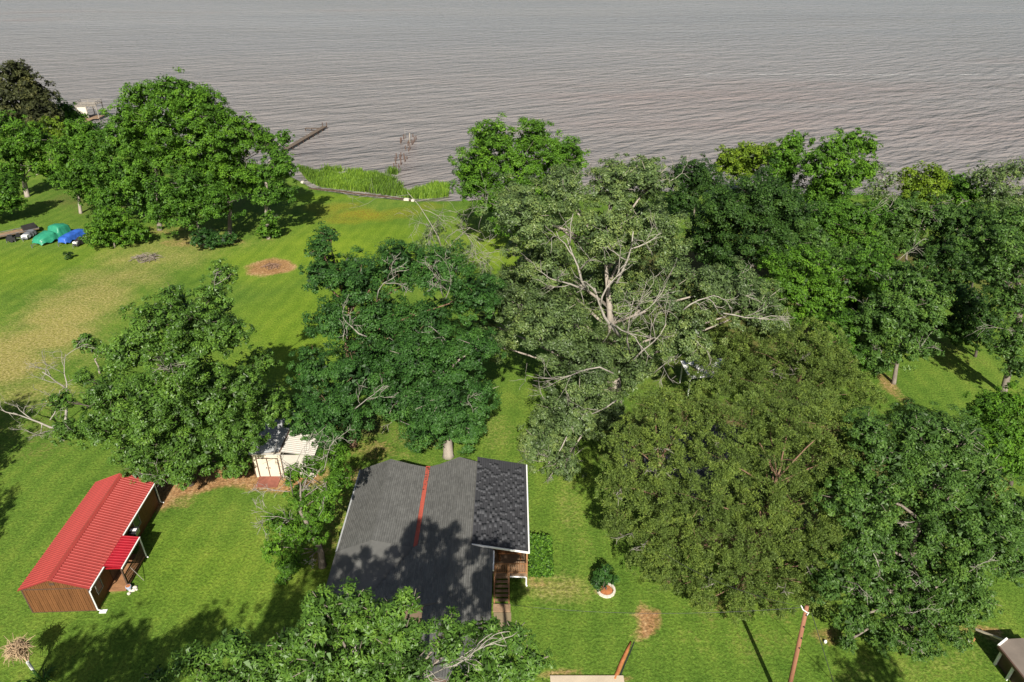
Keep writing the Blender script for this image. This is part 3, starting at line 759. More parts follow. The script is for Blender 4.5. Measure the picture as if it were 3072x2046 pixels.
def tree(name, label, cat, lobes_px, base, leaf, bark='grey', group=None, mix=.5, trunk_r=None, bare=0, bare_len=3.0, bare_px=None, seed=1, jitter=.35, fork=.5, lean=None, extra=1, rs=1.16, limbs=True, limb=.30, **kw):
    rng = np.random.default_rng(seed * 977 + 5)
    B = Vector(base) if len(base) == 3 else at(*base)
    B.z = 0
    cxp = sum(p[0] for p in lobes_px) / len(lobes_px); cyp = sum(p[1] for p in lobes_px) / len(lobes_px)
    ctr = atv(cxp, cyp, B.y)
    fwd = Vector((0, CP, -SP))                        # optical axis
    zc = (ctr - Vector((0, 0, CAM_H))).dot(fwd)
    lobes = []
    for (px, py, r) in lobes_px:
        rv = ray(px, py)
        tv = B.y / rv.y; tp = zc / rv.dot(fwd)
        tt = tv * (1 - mix) + tp * mix
        depth_off = rng.normal(0, jitter)
        R = r * rs * (rv * tt).dot(fwd) / F
        tt *= 1 + depth_off * R / (rv * tt).length
        c = Vector((0, 0, CAM_H)) + rv * tt
        if c.z < R * .7:                               # keep lobes above the ground
            tg = (R * .7 - CAM_H) / rv.z; c = Vector((0, 0, CAM_H)) + rv * tg
        lobes.append((np.array(c), R))
    # filler lobes behind, so the crown is round and not a screen
    m0 = np.mean([l[0] for l in lobes], axis=0); base_l = list(lobes)
    hw = max(1.0, np.std([l[0][0] for l in base_l]) * 1.2)
    for (c, R) in base_l:
        if extra and R > .8 and rng.random() < .6:
            off = np.array([rng.normal(0, .3) * R, hw * rng.uniform(.35, 1.0), -abs(rng.normal(0, .3)) * R - .15 * R])
            c2 = c + off; c2[2] = max(c2[2], R * .7); lobes.append((c2, R * .85))
    dist = (Vector(lobes[0][0]) - Vector((0, 0, CAM_H))).length
    T = thing(name, label, cat, B, 0, group)
    loc = [(l[0] - np.array(B), l[1]) for l in lobes]
    glob = [(l[0], l[1]) for l in lobes]
    top = max(l[0][2] for l in loc); lowest = min(l[0][2] - l[1] for l in loc)
    # trunk and limbs
    if limbs:
        tb = MB(); H_ = top
        r0 = trunk_r or max(.07, .016 * (top + 2))
        ax = np.mean([l[0] for l in loc], axis=0)
        fk = Vector((ax[0] * fork * .5, ax[1] * fork * .5, max(.5, ax[2] * fork)))
        tp_ = Vector((ax[0] * .85, ax[1] * .85, max(1.0, top * .82)))
        tb.tube([(0, 0, -.1), (0, 0, .25), fk * .5 + Vector((rng.normal(0, .1), 0, 0)), fk, fk.lerp(tp_, .5) + Vector((rng.normal(0, .3), rng.normal(0, .3), 0)), tp_], [r0 * 1.4, r0 * 1.08, r0 * .95, r0 * .85, r0 * .5, r0 * .12], 8)
        for (c, R) in loc:
            c = Vector(c); z0 = min(tp_.z * .9, max(fk.z * .6, c.z - R * .6 - .25 * math.hypot(c.x, c.y)))
            s_ = fk * (z0 / fk.z) if z0 < fk.z else fk.lerp(tp_, min(1, (z0 - fk.z) / max(.1, tp_.z - fk.z)))
            mid = s_.lerp(c, .5) + Vector((rng.normal(0, .08) * R, rng.normal(0, .08) * R, .12 * R))
            rl_ = max(.03, r0 * limb)
            tb.tube([s_, mid, c], [rl_, rl_ * .7, rl_ * .3], 5)
            for k in range(4):
                d = Vector(rng.normal(0, 1, 3)); d.z = abs(d.z) * .6; d.normalize()
                tb.tube([mid.lerp(c, .6), c.lerp(c + d * R, .5), c + d * R * .95], [rl_ * .42, rl_ * .25, .012], 3)
        tb.build('trunk', BARK[bark], T, True)
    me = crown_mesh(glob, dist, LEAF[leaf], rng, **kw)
    n = len(me.vertices); co = np.empty(n * 3, np.float32); me.vertices.foreach_get('co', co)
    co = co.reshape(-1, 3) - np.array(B, np.float32); me.vertices.foreach_set('co', co.ravel()); me.update()
    link('crown', me, T)
    for k in range(bare):
        c, R = loc[rng.integers(len(base_l))]
        d = Vector(rng.normal(0, 1, 3)); d.y = -abs(d.y) * 1.2; d.z = abs(d.z) * .8 + .1; d.normalize()
        bb = MB(); twig_set(bb, Vector(c) + d * R * .45, d, bare_len * rng.uniform(.5, 1.0), .028, 2, rng)
        bb.build('bare_branch', BARK['dead'], T, True)
    for (x0, y0, x1, y1, off, r) in (bare_px or []):     # limbs seen bare in the photograph: from, to
        s_ = atv(x0, y0, B.y + off); s2 = atv(x1, y1, B.y + off - .8)
        dv = s2 - s_
        bb = MB(); twig_set(bb, s_ - Vector(B), dv, dv.length, r * .5, 3, rng, .5, 3)
        bb.build('bare_branch', BARK['dead'], T, True)
    return T

G1 = 'trees in the far left grove'; G2 = 'trees along the right shore'
# --- far left shore and grove
tree('oak_tree', 'dark olive tree at the water in the far left corner', 'tree', [(40,250,58),(92,280,55),(15,320,60),(100,340,55),(142,335,34),(50,215,36)], (75,440), 'olive', 'dark', seed=1)
tree('small_tree', 'low dark green tree at the water beside the roofless boathouse', 'tree', [(190,335,33),(158,350,33),(218,348,20)], (190,392), 'mid', seed=2)
tree('lawn_tree', 'leafy tree with pale bare trunk near the left edge behind the covered boats', 'tree', [(30,385,45),(95,420,48),(40,450,52),(112,495,36),(30,520,40)], (83,590), 'bright', 'pale', seed=3, trunk_r=.38, fork=.75)
tree('lawn_tree', 'dark tree cut by the left edge above the trailer', 'tree', [(-10,560,48),(-20,610,44),(30,600,30)], (-30,665), 'mid', 'dark', seed=4)
tree('lawn_tree', 'yellowish round tree between the dark corner tree and the grove', 'tree', [(140,385,38),(170,415,30),(200,390,26)], (150,480), 'yellow', seed=5)
tree('grove_tree', 'leftmost grove tree with two slim leaning trunks', 'tree', [(240,395,45),(200,455,50),(280,450,55),(230,530,55),(275,580,40)], (243,640), 'bright', 'pale', group=G1, seed=6)
tree('grove_tree', 'grove tree rising directly behind the big round bush', 'tree', [(340,420,55),(400,425,58),(300,500,52),(385,530,66),(330,590,48),(430,590,50)], (350,665), 'mid', group=G1, seed=7)
tree('grove_tree', 'tallest domed tree at the centre of the grove', 'tree', [(425,295,56),(510,280,60),(590,310,55),(390,360,55),(490,370,75),(600,400,72),(450,470,72),(540,470,70)], (480,690), 'bright', group=G1, seed=8)
tree('grove_tree', 'grove tree on the water side sloping down to the right', 'tree', [(650,350,48),(715,380,45),(690,440,66),(765,405,38),(640,510,64),(725,530,60),(800,440,24)], (690,700), 'bright', group=G1, seed=9, bare=2)
tree('grove_tree', 'darker grove tree in front with clustered bare trunks below', 'tree', [(500,580,62),(580,555,62),(655,610,56),(560,640,52),(480,640,42)], (612,735), 'mid', 'pale', group=G1, seed=10)
tree('slim_tree', 'slim tree with visible white trunk at the right end of the grove', 'tree', [(850,415,24),(832,465,32),(800,520,34),(855,505,36),(788,590,32),(842,575,38),(812,655,22)], (806,716), 'mid', 'pale', seed=11, fork=.9)
tree('bush', 'big round light green bush beside the blue covered boat', 'bush', [(310,655,36),(352,685,42),(300,705,40),(395,700,34),(425,695,22),(340,660,36)], (345,742), 'bright', seed=12, trunk_r=.1)
tree('bush', 'low dark bush under the front grove tree', 'bush', [(600,715,28),(640,720,26),(670,715,20)], (630,745), 'deep', seed=13, trunk_r=.08)
tree('bush', 'small light bush at the foot of the slim white trunk', 'bush', [(800,680,22),(785,695,16),(820,695,16)], (803,716), 'bright', seed=14, trunk_r=.06)
# --- centre left big tree
tree('sweetgum_tree', 'broad bushy green tree standing between cabin and cream shed', 'tree', [(520,885,38),(640,890,50),(470,965,72),(615,970,80),(395,1045,72),(555,1075,95),(690,1010,52),(335,1180,80),(470,1200,100),(615,1195,100),(720,1150,56),(300,1285,60),(430,1320,92),(580,1325,100),(715,1300,74),(430,1400,48),(530,1415,48),(700,1395,46),(200,1290,42),(180,1200,34)],
     (572,1452), 'gloss', 'dark', seed=15, cover=1.75, clump=.9, bare=7, bare_len=2.5)
dt = thing('dead_tree', 'leaning dead tree with bare white limbs left of the broad bushy tree', 'tree', at(190, 1320))
bb = MB(); rng0 = np.random.default_rng(5)
for (x0,y0,x1,y1,z0,z1,r) in ((190,1290,60,1225,1.0,3.0,.11),(205,1170,140,1110,2.5,5.0,.09),(190,1290,70,1310,.8,1.6,.08),(150,1260,160,1170,1.4,3.5,.06),(200,1180,190,1060,2.6,5.5,.06)):
    a, b = at(x0,y0,z0), at(x1,y1,z1); twig_set(bb, a - at(190,1320), b - a, (b - a).length * 1.05, r, 3, rng0, .5, 3)
bb.tube([Vector((0,0,-.05)), at(195,1290,1.0) - at(190,1320), at(203,1175,2.6) - at(190,1320)], [.2,.14,.08], 7)
bb.build('trunk', BARK['dead'], dt, True)
tree('sapling', 'thin sapling with curved pale stem above the dead limbs', 'tree', [(255,1020,26),(275,1045,22),(240,1035,14),(300,1050,20)], (300,1120), 'gloss', 'pale', seed=17, trunk_r=.09)
# --- centre
tree('hackberry_tree', 'dark green tree left of centre with hanging bare limbs above the shed', 'tree', [(958,745,38),(960,830,52),(1075,855,80),(1195,810,80),(1320,810,88),(1425,885,70),(1005,960,80),(1145,960,100),(1290,960,90),(950,1110,70),(1070,1120,92),(900,1240,52),(1005,1240,80),(930,1300,40),(985,1330,44)],
     (1060,1335), 'deep', 'red', seed=18, cover=1.7, bare_px=[(1100,1010,1000,970,-6,.12),(1130,900,1145,800,-5,.10),(1330,890,1290,830,-5,.10),(1330,900,1365,820,-5,.08),(1060,1230,1120,1190,-5,.1)])
tree('magnolia_tree', 'dense dark umbrella shaped tree whose grey trunk shows behind the house roof', 'tree', [(1230,1070,92),(1350,1070,92),(1440,1040,62),(1190,1190,84),(1325,1195,100),(1440,1180,56),(1270,1290,66),(1390,1280,60)],
     (1345,1368), 'deep', 'pale', seed=19, trunk_r=.42, cover=1.6, clump=1.15, bare=3)
tree('dying_tree', 'half dead tree with thin grey crown beside the reeds', 'tree', [(1310,690,36),(1395,750,30),(1270,730,26),(1340,770,34),(1450,800,24)], (1340,850), 'pale', 'dead', seed=20, cover=1.0, core=.2,
     bare_px=[(1330,760,1275,560,-1,.14),(1330,740,1370,570,-1,.10),(1340,760,1400,640,-1,.12),(1330,780,1240,690,-1,.10),(1350,790,1440,690,-1,.10),(1320,740,1310,600,-1,.10),(1360,800,1480,760,-1,.1)])
tree('shore_tree', 'round bright green tree on the shore right of the reeds', 'tree', [(1480,415,58),(1600,410,64),(1435,490,62),(1550,495,90),(1670,475,66),(1480,585,64),(1600,590,74),(1545,670,46),(1405,560,40),(1695,540,40)],
     (1545,765), 'bright', 'grey', seed=21, bare=3)
tree('pecan_tree', 'huge pale grey green tree with forked silver limbs at the centre', 'tree', [(1570,650,92),(1690,580,64),(1830,560,72),(1950,550,64),(1640,790,104),(1800,710,100),(1950,700,100),(1520,900,78),(1650,960,110),(1830,880,110),(2000,880,110),(2150,870,94),(2270,920,78),(1470,1030,52),(1740,1100,104),(1890,1070,100),(2050,990,86),(1700,1240,84),(1810,1230,78),(1620,1330,60),(1690,1390,46)],
     (1850,1265), 'pale', 'pale', seed=22, cover=1.5, clump=.9, rs=1.2, trunk_r=.5, jitter=.6, bare=16, bare_len=2.4,
     bare_px=[(1860,1010,1760,870,-4,.34),(1760,870,1660,800,-4,.2),(1760,870,1700,730,-4,.22),(1850,850,1855,700,-3,.24),(1890,1060,1960,860,-5,.16),(1900,1080,2040,1000,-6,.14),(1840,1120,1680,1040,-7,.13),(1850,1200,1690,1290,-7,.12),
              (2050,930,2110,860,-6,.13),(2170,940,2310,940,-6,.12),(1700,1310,1670,1440,-6,.11),(1880,1000,1860,880,-6,.1),(1960,1120,2040,1070,-7,.1)])
# --- right hand shore
tree('shore_tree', 'dark shore tree just left of the yellow green one', 'tree', [(2040,525,38),(2090,530,46),(2130,560,46),(2060,590,42)], (2080,660), 'dark', group=G2, seed=23, rs=1.32)
tree('shore_tree', 'yellow green domed shore tree left of the tall flat topped one', 'tree', [(2190,485,42),(2250,470,42),(2295,465,32),(2235,510,38)], (2230,620), 'yellow', group=G2, seed=24, rs=1.32)
tree('shore_tree', 'bright shore tree touching the tall flat topped one', 'tree', [(2355,470,44),(2390,430,30),(2340,530,48)], (2360,660), 'bright', group=G2, seed=25, rs=1.32)
tree('shore_tree', 'tallest flat topped shore tree on the right', 'tree', [(2560,430,38),(2500,455,44),(2600,440,30),(2450,490,46),(2530,530,56),(2585,510,38),(2480,580,56)], (2520,700), 'bright', group=G2, seed=26, rs=1.32, cover=1.6)
tree('shore_tree', 'thin wispy pale shore tree right of the flat topped one', 'tree', [(2630,505,26),(2668,535,24),(2640,570,42)], (2650,680), 'pale', group=G2, seed=27, cover=.6, core=.3, bare=4)
tree('shore_tree', 'rounded yellow green shore tree near the right edge', 'tree', [(2740,545,42),(2800,530,38),(2770,590,52)], (2770,690), 'yellow', group=G2, seed=28, rs=1.32)
tree('shore_tree', 'small mid green shore tree right of the rounded yellow green one', 'tree', [(2860,560,40),(2900,580,42),(2850,610,40)], (2870,690), 'bright', group=G2, seed=29, rs=1.32)
tree('shore_tree', 'wispy grey green shore tree in the right corner with bare limbs', 'tree', [(2950,520,34),(3020,515,32),(3062,505,32),(2990,590,54),(3050,600,46)], (3000,720), 'pale', group=G2, seed=30, rs=1.25, cover=.75, core=.4, bare=7)
tree('dense_tree', 'dense dark rounded tree right of the huge pale tree', 'tree', [(2180,620,72),(2280,600,82),(2370,640,64),(2150,715,64),(2260,715,84),(2360,735,64),(2200,795,48)], (2250,900), 'dark', group=G2, seed=31, rs=1.32, cover=1.6)
tree('wood_tree', 'mid green woodland tree below the tall flat topped one', 'tree', [(2460,660,54),(2550,650,54),(2620,640,44),(2520,735,56),(2600,735,46),(2450,740,46)], (2540,860), 'mid', seed=32, rs=1.32, bare=4)
tree('wood_tree', 'woodland tree with dead twigs below the rounded yellow green one', 'tree', [(2680,640,46),(2750,650,50),(2820,640,46),(2720,715,40),(2640,720,38)], (2720,800), 'oak', seed=33, rs=1.32, bare=6)
tree('wood_tree', 'shaded dark woodland tree near the right edge over bare ground', 'tree', [(2870,660,46),(2940,670,46),(2900,725,42),(2960,740,40)], (2900,810), 'dark', 'dark', seed=34, rs=1.32, bare=3)
tree('maple_tree', 'bright layered green tree right of the huge pale tree', 'tree', [(2330,790,40),(2420,770,44),(2370,860,58),(2470,840,48),(2440,915,54),(2500,890,36),(2380,950,38),(2300,850,26)], (2420,1045), 'bright', seed=35, rs=1.32, cover=1.3, clump=1.1)
tree('wood_tree', 'upright mid green tree right of the bright layered one', 'tree', [(2600,800,54),(2670,800,36),(2560,880,54),(2640,870,54),(2590,950,44)], (2620,1000), 'mid', seed=36, rs=1.32, bare=3)
tree('wood_tree', 'tree with pale windblown top at the edge of the shaded lawn', 'tree', [(2745,845,46),(2785,900,44),(2690,930,64),(2760,960,54),(2620,970,54),(2700,1030,62),(2610,1060,54),(2765,1040,36)], (2680,1150), 'oak', seed=37, rs=1.32, bare=3)
tree('wood_tree', 'low tree between the pine and the windblown tree', 'tree', [(2520,980,50),(2490,1020,46),(2560,1060,46)], (2545,1130), 'mid', seed=38, rs=1.32)
tree('edge_tree', 'tall tree with bare lower trunk at the right edge of the lawn', 'tree', [(3000,720,54),(2965,800,44),(3055,800,46),(3025,900,54),(3062,1000,46),(3020,1040,38),(3055,1100,36)], (3008,1180), 'oak', 'grey', seed=39, rs=1.25, trunk_r=.3, bare=4, fork=.8)
tree('edge_tree', 'bright leafy tree cut by the right edge below the lawn', 'tree', [(2960,1230,48),(3030,1215,54),(2930,1295,44),(3000,1310,58),(3062,1300,40),(3010,1385,50),(3060,1390,40)], (3030,1455), 'bright', 'dark', seed=40, clump=1.1)
tree('wood_tree', 'dark tree in the gap above the shaded lawn on the right', 'tree', [(2850,760,50),(2930,800,54),(2870,850,44),(2990,860,40)], (2900,960), 'dark', 'dark', seed=71)
tree('wood_tree', 'mid green tree filling the woods behind the dark gap on the right', 'tree', [(3040,660,54),(2980,680,50),(3080,720,50),(3020,740,44)], (3030,850), 'oak', 'dark', seed=72, bare=2)
tree('wood_tree', 'leafy tree behind the bright layered one and below the dark rounded one', 'tree', [(2440,720,50),(2360,800,40),(2500,800,50),(2560,780,50)], (2470,930), 'oak', 'dark', seed=73)
tree('wood_tree', 'dark low tree added over the lit lawn above the sunny strip at right', 'tree', [(2900,900,50),(2960,960,44),(2880,970,44),(2940,1010,36)], (2925,1070), 'dark', 'dark', seed=74, rs=1.25)  # added tree, covers lit lawn where the ground should look dark with shade
tree('undergrowth_shrub', 'dark shrubs in the shaded gap among the right hand trees', 'shrub', [(2860,780,36),(2800,770,34),(2830,820,30)], (2830,850), 'dark', seed=41, trunk_r=.08)
tree('water_oak', 'very broad dark green oak filling the lower right beside the pine', 'tree', [(2760,1295,80),(2880,1325,80),(2660,1355,80),(2800,1420,98),(2940,1430,80),(2620,1480,90),(2760,1560,106),(2915,1560,100),(2985,1640,70),(2600,1620,80),(2720,1700,98),(2865,1710,90),(2620,1770,64),(2740,1820,72),(2850,1830,62),(2560,1850,52),(2660,1910,52),(2760,1925,50),(2860,1910,36),(2545,1925,26),(2500,1740,64),(2530,1500,70),(2600,1290,60),(3040,1520,60),(3050,1700,40),(2940,1800,50)],
     (2715,1880), 'oak', 'grey', seed=42, cover=1.5, clump=.9, bare=9, bare_len=2.0, trunk_r=.4, mix=.7)
tree('pine_tree', 'tall olive green pine filling the right centre of the yard', 'pine', [(2230,1260,80),(2370,1260,74),(2500,1270,74),(2150,1370,88),(2300,1375,90),(2450,1375,80),(2550,1360,56),(2110,1500,88),(2270,1510,90),(2400,1500,80),(2090,1630,80),(2240,1640,80),(2375,1620,70),(2100,1735,58),(2220,1745,68),(2340,1735,60),(2110,1805,32),(2230,1825,40),(2330,1815,32),(2480,1580,70),(2470,1690,60),(2440,1780,46),(2560,1470,56)],
     (2215,1815), 'pine', 'red', seed=43, needle=True, rs=1.12, limb=.17, ragged=.5, core=.5, cover=.85, clump=.8, mix=.7, trunk_r=.32, bare=5, bare_len=1.2, aspect=.8)
tree('pine_tree', 'left pine with olive needles beside the open grass strip', 'pine', [(1965,1225,60),(2070,1235,72),(1885,1330,60),(2000,1350,78),(1855,1455,50),(1960,1480,78),(1855,1580,42),(1950,1600,68),(1965,1695,58),(2020,1720,44)],
     (2000,1740), 'pine', 'red', seed=44, needle=True, rs=1.12, limb=.17, ragged=.5, core=.5, cover=.85, clump=.8, mix=.7, trunk_r=.26, bare=5, bare_len=1.6, aspect=.8)
tree('pine_tree', 'rear pine whose top meets the huge pale tree', 'pine', [(2190,1030,52),(2320,1010,68),(2440,1030,60),(2130,1110,66),(2260,1120,78),(2400,1110,76),(2520,1110,60),(2590,1180,50),(2460,1190,50)],
     (2392,1250), 'pine', 'red', seed=45, needle=True, rs=1.12, limb=.17, ragged=.5, core=.5, cover=.85, clump=.8, mix=.6, trunk_r=.2, bare=4, bare_len=1.6, aspect=.8)
# --- close to the house
tree('yard_tree', 'bright leafy tree with bare grey limbs along the left side of the house', 'tree', [(1000,1362,34),(930,1402,32),(880,1425,28),(1015,1430,36),(905,1480,36),(965,1520,44),(850,1570,42),(915,1600,48),(820,1640,30),(872,1685,36),(850,1735,20),(990,1475,28)],
     (968,1698), 'bright', 'grey', seed=46, cover=1.6, clump=.9, rs=1.25, limb=.2, bare=5, bare_len=1.8, extra=0, trunk_r=.24,
     bare_px=[(880,1490,830,1395,-1,.09),(870,1475,775,1480,-1,.07),(960,1450,880,1390,-1,.08),(960,1420,1010,1370,-1,.06),(870,1560,790,1520,-1,.06),(940,1660,930,1690,-1,.06)])
tree('front_tree', 'leafy tree at the bottom edge in front of the house roof', 'tree', [(960,1805,36),(1060,1805,48),(1180,1830,42),(1240,1800,28),(960,1890,58),(1095,1890,68),(1215,1900,52),(960,1985,68),(1100,1985,70),(1230,2000,52),(1345,1890,42),(1340,1960,44),(1000,2060,60),(1180,2070,60),(900,2140,80),(1080,2170,90),(1260,2160,80),(1400,2100,60),(840,2080,50)],
     (-4.6, 14.0, 0), 'gloss', 'grey', seed=47, aspect=.42, limb=.2, cover=1.7, clump=.9, rs=1.3, bare=1, bare_len=.8, mix=.6, bare_px=[(1262,2036,1340,1965,-1.5,.05)])
tree('front_tree', 'leafy tree at the bottom edge near the porch stairs', 'tree', [(1440,1895,40),(1540,1905,42),(1480,1970,58),(1590,1985,50),(1430,2030,50),(1540,2060,50),(1450,2120,70),(1590,2140,60)], (-.3, 14.2, 0), 'gloss', 'grey', seed=48, aspect=.42, limb=.2, cover=1.7, clump=.9, rs=1.25, bare=0, mix=.6)
tree('front_tree', 'shaded leafy tree at the bottom edge left of the house', 'tree', [(470,2030,34),(600,1985,54),(700,1930,46),(760,2000,52),(660,2050,50),(830,2020,54),(850,1930,40),(760,2120,80),(620,2120,70)], (-9.8, 14.0, 0), 'gloss', 'grey', seed=49, aspect=.42, limb=.2, cover=1.7, clump=.9, rs=1.25, mix=.6)
# trees just outside the left and bottom edges whose shade falls on the lawn
def shade_tree(lab, x, y, lob, leaf, seed):
    rng = np.random.default_rng(seed); T = thing('yard_tree', lab, 'tree', (x, y, 0))
    L = [(np.array(c, float), r) for c, r in lob]
    tb = MB(); tb.tube([(0,0,-.1),(0,0,1.5),(.1,0,4),(0,.1,max(c[2] for c, r in lob))], [.3,.22,.18,.05], 7)
    for c, r in lob: tb.tube([(0,0,max(1.5,c[2]*.6)), Vector(c)*.6 + Vector((0,0,c[2]*.3)), c], [.1,.07,.03], 5)
    tb.build('trunk', BARK['grey'], T, True)
    me = crown_mesh([(c, r) for c, r in L], 60, LEAF[leaf], rng, cover=.9); link('crown', me, T)
shade_tree('tree outside the left edge that shades the lawn by the cabin', -41.5, 29, [((0,0,8),2.6),((1.5,1,6.5),2.0),((-2,0,6.8),2.2),((.5,-1.5,10),1.8),((2.4,.5,4.6),1.2)], 'mid', 3)
shade_tree('taller tree outside the left edge near the dead limbs', -47.5, 38, [((0,0,9),3.2),((2.5,1,7),2.4),((-2,0,7),2.6),((.5,0,12),2.0),((3.8,.5,5),1.6)], 'mid', 4)
shade_tree('tree behind the bottom edge shading the lawn left of the house', -21.5, 10, [((0,0,13),2.8),((2.4,0,15.5),1.8),((-2.8,0,14.5),2.0),((0,0,9),2.8),((2.6,1,7.5),2.2),((-2.6,0,7.8),2.3),((.3,.5,11.6),1.7),((3.4,.5,9.5),1.2)], 'mid', 5)
shade_tree('tall tree behind the bottom edge shading the strip left of the house', -12.2, 8.5, [((0,0,14),2.6),((1.6,0,17),2.2),((-2.2,0,18),2.3),((.2,0,21),2.1),((-1.2,0,22.6),1.4),((-3.4,0,15.5),1.6)], 'mid', 9)
shade_tree('tree behind the bottom left corner of the lawn', -25.5, 9, [((1,0,13),2.3),((-1.6,0,15),1.5),((0,0,8.5),2.6),((2.2,.5,7),2),((-1.6,0,7.6),2.2),((.6,0,11),1.3)], 'mid', 6)
shade_tree('tree behind the bottom edge near the power pole', 20.5, 10.5, [((0,0,11),2.2),((2,0,13),1.5),((0,0,7.5),2.2),((1.8,1,6),1.6),((-1.8,0,6.2),1.6)], 'mid', 8)

# ------------------------------------------------------------------ shrubs, hedge, reeds
def leaf_box(x0, x1, y0, y1, z1, n, l, mat, rng, rnd=.08):
    P_ = rng.random((n, 3)) * np.array([x1 - x0, y1 - y0, z1]) + np.array([x0, y0, 0])
    f_ = rng.integers(0, 6, n)
    P_[f_ == 0, 0] = x0; P_[f_ == 1, 0] = x1; P_[f_ == 2, 1] = y0; P_[(f_ >= 3), 2] = z1
    P_ += rng.normal(0, rnd, P_.shape); P_[:, 2] = np.maximum(P_[:, 2], .05)
    N = rng.normal(0, .6, (n, 3)) + np.array([0, -.2, .9]); N /= np.linalg.norm(N, axis=1)[:, None]
    ax = np.cross(N, rng.normal(0, 1, (n, 3))); ax /= np.linalg.norm(ax, axis=1)[:, None]; b = np.cross(N, ax)
    V = np.stack([P_ - ax * l, P_ + b * l * .5, P_ + ax * l, P_ - b * l * .5], 1).reshape(-1, 3)
    return V, np.arange(n * 4).reshape(-1, 4), rng.random(n)
hg = thing('hedge', 'square clipped green hedge beside the porch deck', 'hedge', (2.0, 34.4, 0))
V, Q, T_ = leaf_box(-.68, .72, -1.35, 1.45, .95, 5200, .10, None, RNG)
link('foliage', np_mesh('foliage', V, Q, LEAF['mid'], {'tint': ('FACE', T_)}), hg)
st = MB()
for k in range(24): st.tube([(random.uniform(-.5,.5), random.uniform(-1.2,1.2), -.02), (random.uniform(-.6,.6), random.uniform(-1.2,1.2), .85)], [.03,.012], 4)
st.build('stems', BARK['dark'], hg)

pb_ = at(1818, 1772)
tree('shrub', 'round dark green shrub growing in the pale stone ring', 'shrub', [(1812,1735,26),(1835,1742,20),(1795,1748,20),(1815,1715,18)], (1818,1770), 'deep', 'dark', seed=60, trunk_r=.06, extra=0)
ring = thing('stone_ring', 'ring of pale edging stones round the dark green shrub', 'planter ring', pb_)
rs_ = MB().box(-.13, .13, -.07, .07, 0, .16).mesh('edging_stone', M['stone'])
for k in range(14):
    a = k / 14 * 2 * math.pi
    o = link('edging_stone', rs_, ring); o.location = (.56 * math.cos(a), .56 * math.sin(a), 0); o.rotation_euler = (0, 0, a + math.pi / 2 + random.uniform(-.06, .06))
MB().tube([(0,0,.0),(0,0,.1)], [.48,.42], 14).build('soil', M['soil'], ring)

tree('flowering_shrub', 'shrub with white blossom at the right edge below the bright tree', 'shrub', [(3050,1515,26),(3075,1540,24),(3030,1530,14)], (3060,1590), 'white', 'dark', seed=61, trunk_r=.06, cover=.55)
tree('shrub', 'olive shrub below the white blossom at the right edge', 'shrub', [(3040,1580,30),(3075,1600,28),(3000,1600,26)], (3050,1650), 'oak', 'dark', seed=62, trunk_r=.06)

# reeds: countless blades between the low wall and open water
rng = np.random.default_rng(77)
poly = [(895,508),(925,545),(960,562),(1100,578),(1240,598),(1300,596),(1345,590),(1345,562),(1300,556),(1225,583),(1180,562),(1190,545),(1130,525),(1040,530),(960,522)]
pw_ = np.array([list(at(px, py, -.5))[:2] for px, py in poly])
def inside(pts, pg):
    r = np.zeros(len(pts), bool); j = len(pg) - 1
    for i in range(len(pg)):
        a, b = pg[i], pg[j]
        c = ((a[1] > pts[:, 1]) != (b[1] > pts[:, 1])) & (pts[:, 0] < (b[0] - a[0]) * (pts[:, 1] - a[1]) / (b[1] - a[1] + 1e-9) + a[0])
        r ^= c; j = i
    return r
pts = rng.random((60000, 2)) * (pw_.max(0) - pw_.min(0)) + pw_.min(0)
pts = pts[inside(pts, pw_)][:15000]
for (px, py, r, n) in ((1065,520,.9,120),(1080,518,.6,80),(1178,520,1.1,220),(985,512,1.2,160),(1015,514,.8,90),(1050,520,.7,90),(1190,560,1.0,140)):
    c = at(px, py, -.5); pts = np.concatenate([pts, np.array([c.x, c.y]) + rng.normal(0, r * .5, (n, 2))])
n = len(pts); h = rng.uniform(.55, 1.25, n) * (1 + .18 * np.sin(pts[:, 0] * .7) * np.cos(pts[:, 1] * .9)); w = .075; a = rng.random(n) * 3.14
bs = np.stack([pts[:, 0], pts[:, 1], np.full(n, -.52)], 1); sd = np.stack([np.cos(a), np.sin(a), 0 * a], 1) * w
tp = bs + np.stack([rng.normal(.12, .22, n), rng.normal(.05, .22, n), h], 1)
V = np.stack([bs - sd, bs + sd, tp + sd * .35, tp - sd * .35], 1).reshape(-1, 3)
reeds = link('reeds', np_mesh('reeds', V, np.arange(n * 4).reshape(-1, 4), LEAF['reed'], {'tint': ('FACE', rng.random(n) * .7 + .3 * (np.sin(pts[:, 0] * .35) * .5 + .5))}))
tag(reeds, 'bright green reeds standing in the shallow water along the lawn', 'reeds', kind='stuff')

# ------------------------------------------------------------------ shore structures
lw = thing('low_wall', 'low grey retaining wall between lawn and reeds', 'wall', at(1085, 583))
a0 = at(1085, 583)
wp = [at(925,566) , at(1000,572), at(1085,583), at(1170,592), at(1235,602)]
for i in range(4):
    m = MB(); a, b = wp[i] - a0, wp[i+1] - a0
    nseg = 4
    for k in range(nseg):
        p, q_ = a.lerp(b, k / nseg + .004), a.lerp(b, (k + 1) / nseg - .004)
        MB().bar(p + Vector((0,0,.02 + .02 * (k % 2))), q_ + Vector((0,0,.02 + .02 * (k % 2))), .16, .22).build('wall_section', M['brown_trim'], lw)
for (px, py, s_, lab) in ((1220,600,.55,'long white block lying at the right end of the low wall'),(1239,603,.3,'short white block beside the long one at the low wall'),(908,548,.3,'white block at the left end of the reeds')):
    p = at(px, py); o = MB().box(-.8*s_, .8*s_, -.3, .3, -.05, .22).box(-.7*s_, .5*s_, -.22, .26, .22, .28).build('white_block', M['stone']); o.location = p; o.rotation_euler = (0,0,-.2); tag(o, lab, 'block')

